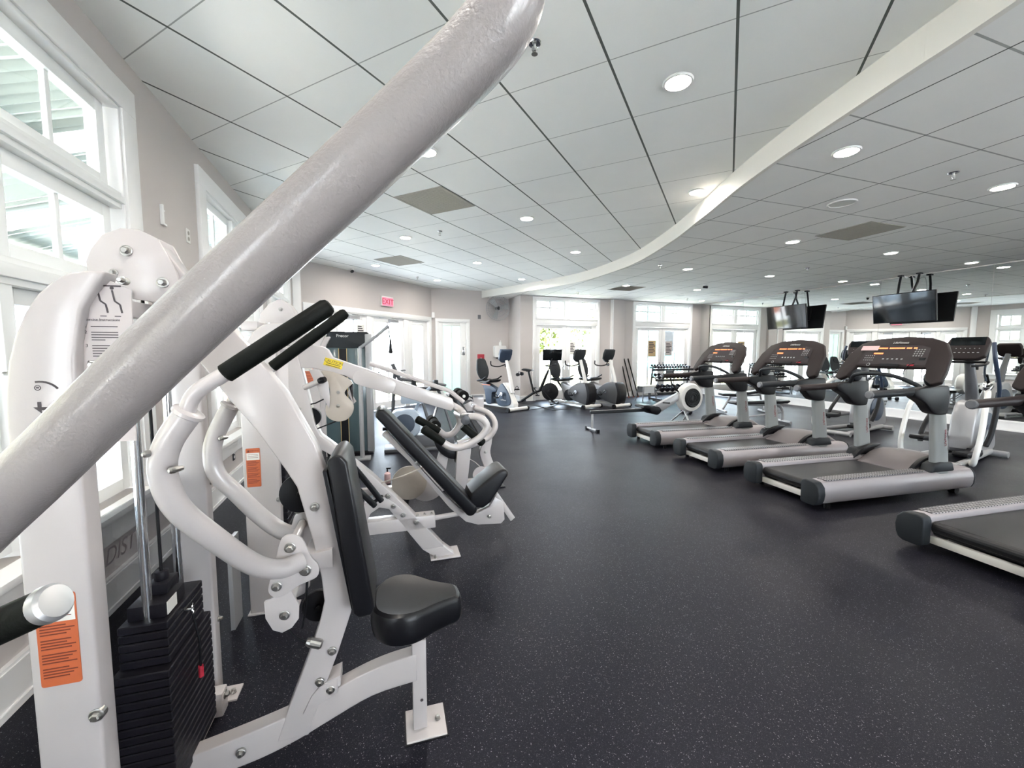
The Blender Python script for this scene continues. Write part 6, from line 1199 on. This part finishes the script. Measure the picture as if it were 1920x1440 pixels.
mb = MB(); mb.bx(0, 30, -0.02, 0.02, 0.35, 0.42); mb.bx(0, 30, -0.02, 0.02, 0.95, 1.02)
for k in range(150): mb.bx(k * 0.2, k * 0.2 + 0.05, -0.03, 0.0, 0.1, 1.15)
obj('pickets', mb, M['trim'], fn)
# walkway seen through the exit doors
wk = root('walkway_railing', (-9.5, 12.5, -0.06), RZ(27.8), 'white railing with brick posts outside the exit doors', 'railing')
mb = MB(); mb.bx(-3, 9, -0.03, 0.03, 0.98, 1.05); mb.bx(-3, 9, -0.03, 0.03, 0.15, 0.2)
for k in range(70): mb.bx(-3 + k * 0.17, -3 + k * 0.17 + 0.03, -0.015, 0.015, 0.2, 0.98)
obj('railing_bars', mb, M['trim'], wk)
for x in (0.8, 2.6, 4.4):
    mb = MB(); mb.bx(x - 0.16, x + 0.16, -0.16, 0.16, 0, 0.95); obj('brick_post', mb, M['brick'], wk)
# porch along the left wall
def porch(): return RZ(W1D)
pz = RZ(W1D)
pf = struct(obj('porch_floor', MB().bx(-3, 16, 0.16, 4.2, -0.06, -0.02), M['conc'], loc=(W1S[0], W1S[1], 0), rz=pz))
mb = MB(); bm = mb.bm; NX, A_ = 460, 0.03
low = []; hi = []
for i in range(NX):
    x = -2 + i * 0.036; z = A_ * math.sin(2 * PI * x / 0.15)
    low.append(bm.verts.new((x, 0.17, 4.35 + z))); hi.append(bm.verts.new((x, 4.0, 3.15 + z)))
for i in range(NX - 1): bm.faces.new([low[i], low[i + 1], hi[i + 1], hi[i]])
pr_ = root('porch_roof', (W1S[0], W1S[1], 0), pz, 'corrugated metal porch roof outside the left windows', 'roof')
obj('corrugated_sheet', mb, M['corr'], pr_, smooth=True)
for k, x in enumerate((0.6, 2.3, 4.0, 5.7, 7.4, 9.1, 10.8)):
    mb = MB(); mb.prism([(0.2, 4.22), (3.9, 3.06), (3.9, 2.90), (0.2, 4.06)], x - 0.06, x + 0.06, 'yz'); obj('rafter', mb, M['trim'], pr_)
mb = MB(); mb.bx(-2, 14, 3.55, 3.75, 2.82, 3.02); mb.bx(-2, 14, 2.0, 2.1, 3.4, 3.5); obj('eave_beam', mb, M['trim'], pr_)
for k, x in enumerate((1.1, 4.55, 7.15, 9.8, 12.4)):
    o = root('porch_column', (W1S[0], W1S[1], 0), pz, 'square white porch column outside the ' + ('second' if k == 3 else 'nearest' if k == 2 else 'farther left' if k < 2 else 'third') + ' left window' + (', hidden beyond the picture' if k < 2 else ''), 'column')
    mb = MB(); mb.bx(x - 0.13, x + 0.13, 1.55, 1.81, -0.02, 3.0); obj('shaft', mb, M['trim'], o, bevel=0.01)
    mb = MB(); mb.bx(x - 0.18, x + 0.18, 1.5, 1.86, -0.02, 0.14); mb.bx(x - .17, x + .17, 1.51, 1.85, 2.78, 2.88); obj('column_base', mb, M['trim'], o, bevel=0.01)
yb = root('yellow_building', (W1S[0], W1S[1], 0), pz, 'pale yellow building across the porch outside the left windows', 'building')
mb = MB(); mb.bx(-2, 13.5, 6.0, 6.2, -0.06, 3.5); obj('wall', mb, M['yellowwall'], yb)
mb = MB(); mb.bx(-2, 13.5, 5.9, 6.0, 2.2, 2.3); mb.bx(-2, 13.5, 5.88, 6.0, 2.95, 3.1); mb.bx(-2, 13.5, 5.9, 6.0, 1.0, 1.08); obj('trim_bands', mb, M['trim'], yb)
mb = MB(); mb.prism([(5.6, 3.5), (8.5, 4.8), (8.5, 4.9), (5.5, 3.6)], -2, 13.5, 'yz'); obj('roof', mb, M['corr'], yb)

# ---------------------------------------------------------------- light, world, camera
w = bpy.data.worlds.new('sky'); S.world = w; w.use_nodes = True; nt = w.node_tree
for n in list(nt.nodes): nt.nodes.remove(n)
o_ = nt.nodes.new('ShaderNodeOutputWorld'); bg = nt.nodes.new('ShaderNodeBackground'); tc = nt.nodes.new('ShaderNodeTexCoord'); sp = nt.nodes.new('ShaderNodeSeparateXYZ'); cr = nt.nodes.new('ShaderNodeValToRGB')
cr.color_ramp.elements[0].position = 0.0; cr.color_ramp.elements[0].color = (0.88, 0.93, 1.0, 1); cr.color_ramp.elements[1].position = 0.7; cr.color_ramp.elements[1].color = (0.55, 0.75, 1.0, 1)
nt.links.new(tc.outputs['Generated'], sp.inputs[0]); nt.links.new(sp.outputs[2], cr.inputs[0]); nt.links.new(cr.outputs[0], bg.inputs[0]); nt.links.new(bg.outputs[0], o_.inputs[0]); bg.inputs[1].default_value = SKY
sun = bpy.data.lights.new('sun', 'SUN'); sun.energy = SUN; sun.angle = R(1.5); sun.color = (1, 0.92, 0.84); so = bpy.data.objects.new('sun', sun); COL.objects.link(so)
so.rotation_euler = (R(32), 0, R(-8))
so.rotation_euler = Vector((0.12, -0.55, 1.0)).to_track_quat('Z', 'Y').to_euler()
def portal(P, deg, a0, a1, z0, z1):
    L = bpy.data.lights.new('portal', 'AREA'); L.shape = 'RECTANGLE'; L.size = a1 - a0; L.size_y = z1 - z0; L.cycles.is_portal = True
    l = bpy.data.objects.new('portal', L); COL.objects.link(l)
    e = Vector((math.sin(R(deg)), math.cos(R(deg)), 0)); n = Vector((math.cos(R(deg)), -math.sin(R(deg)), 0))    # n points into the room
    p = Vector((P[0], P[1], 0)) + e * (a0 + a1) / 2 - n * 0.12 + Vector((0, 0, (z0 + z1) / 2))
    m = Matrix((e, Vector((0, 0, 1)), e.cross(Vector((0, 0, 1))))).transposed().to_4x4()
    if (m.to_3x3() @ Vector((0, 0, -1))).dot(n) < 0: m = Matrix((-e, Vector((0, 0, 1)), (-e).cross(Vector((0, 0, 1))))).transposed().to_4x4()
    m.translation = p; l.matrix_world = m
for a, b in wins1: portal(W1S, W1D, w1a(a), w1a(b), 0.6, 3.03)
for a, b in added_wins_b: portal(ME, deg_of(ME, W1S), a, b, 0.5, 3.05)
portal(R1, 69.5, 0.5, 2.66, 0.1, 3.1); portal(R1, 69.5, 4.14, 6.46, 0.1, 3.1); portal(C1, 27.8, 0.3, 4.28, 0.1, 2.4); portal(A3, 66.4, 0.3, 1.0, 0.2, 2.3)

cam = bpy.data.cameras.new('camera'); cam.sensor_width = 36; cam.lens = 36 * 770 / 1920.; cam.clip_start = 0.02; cam.clip_end = 300
co = bpy.data.objects.new('camera', cam); COL.objects.link(co); co.location = (0, 0, 1.5); co.rotation_euler = (R(90) - math.atan(60 / 770.), 0, 0); S.camera = co
vs = S.view_settings; vs.view_transform = 'Standard'; vs.look = 'None'; vs.gamma = 1; vs.use_curve_mapping = False; vs.exposure = EXPO
S.cycles.use_denoising = True
try: S.cycles.denoiser = 'OPENIMAGEDENOISE'
except Exception: pass
S.cycles.use_adaptive_sampling = True; S.cycles.adaptive_threshold = 0.03; S.cycles.max_bounces = 9; S.cycles.diffuse_bounces = 5; S.cycles.glossy_bounces = 4; S.cycles.transparent_max_bounces = 24; S.cycles.transmission_bounces = 4
S.cycles.sample_clamp_indirect = 8.0; S.cycles.blur_glossy = 0.5; S.cycles.caustics_reflective = False; S.cycles.caustics_refractive = False
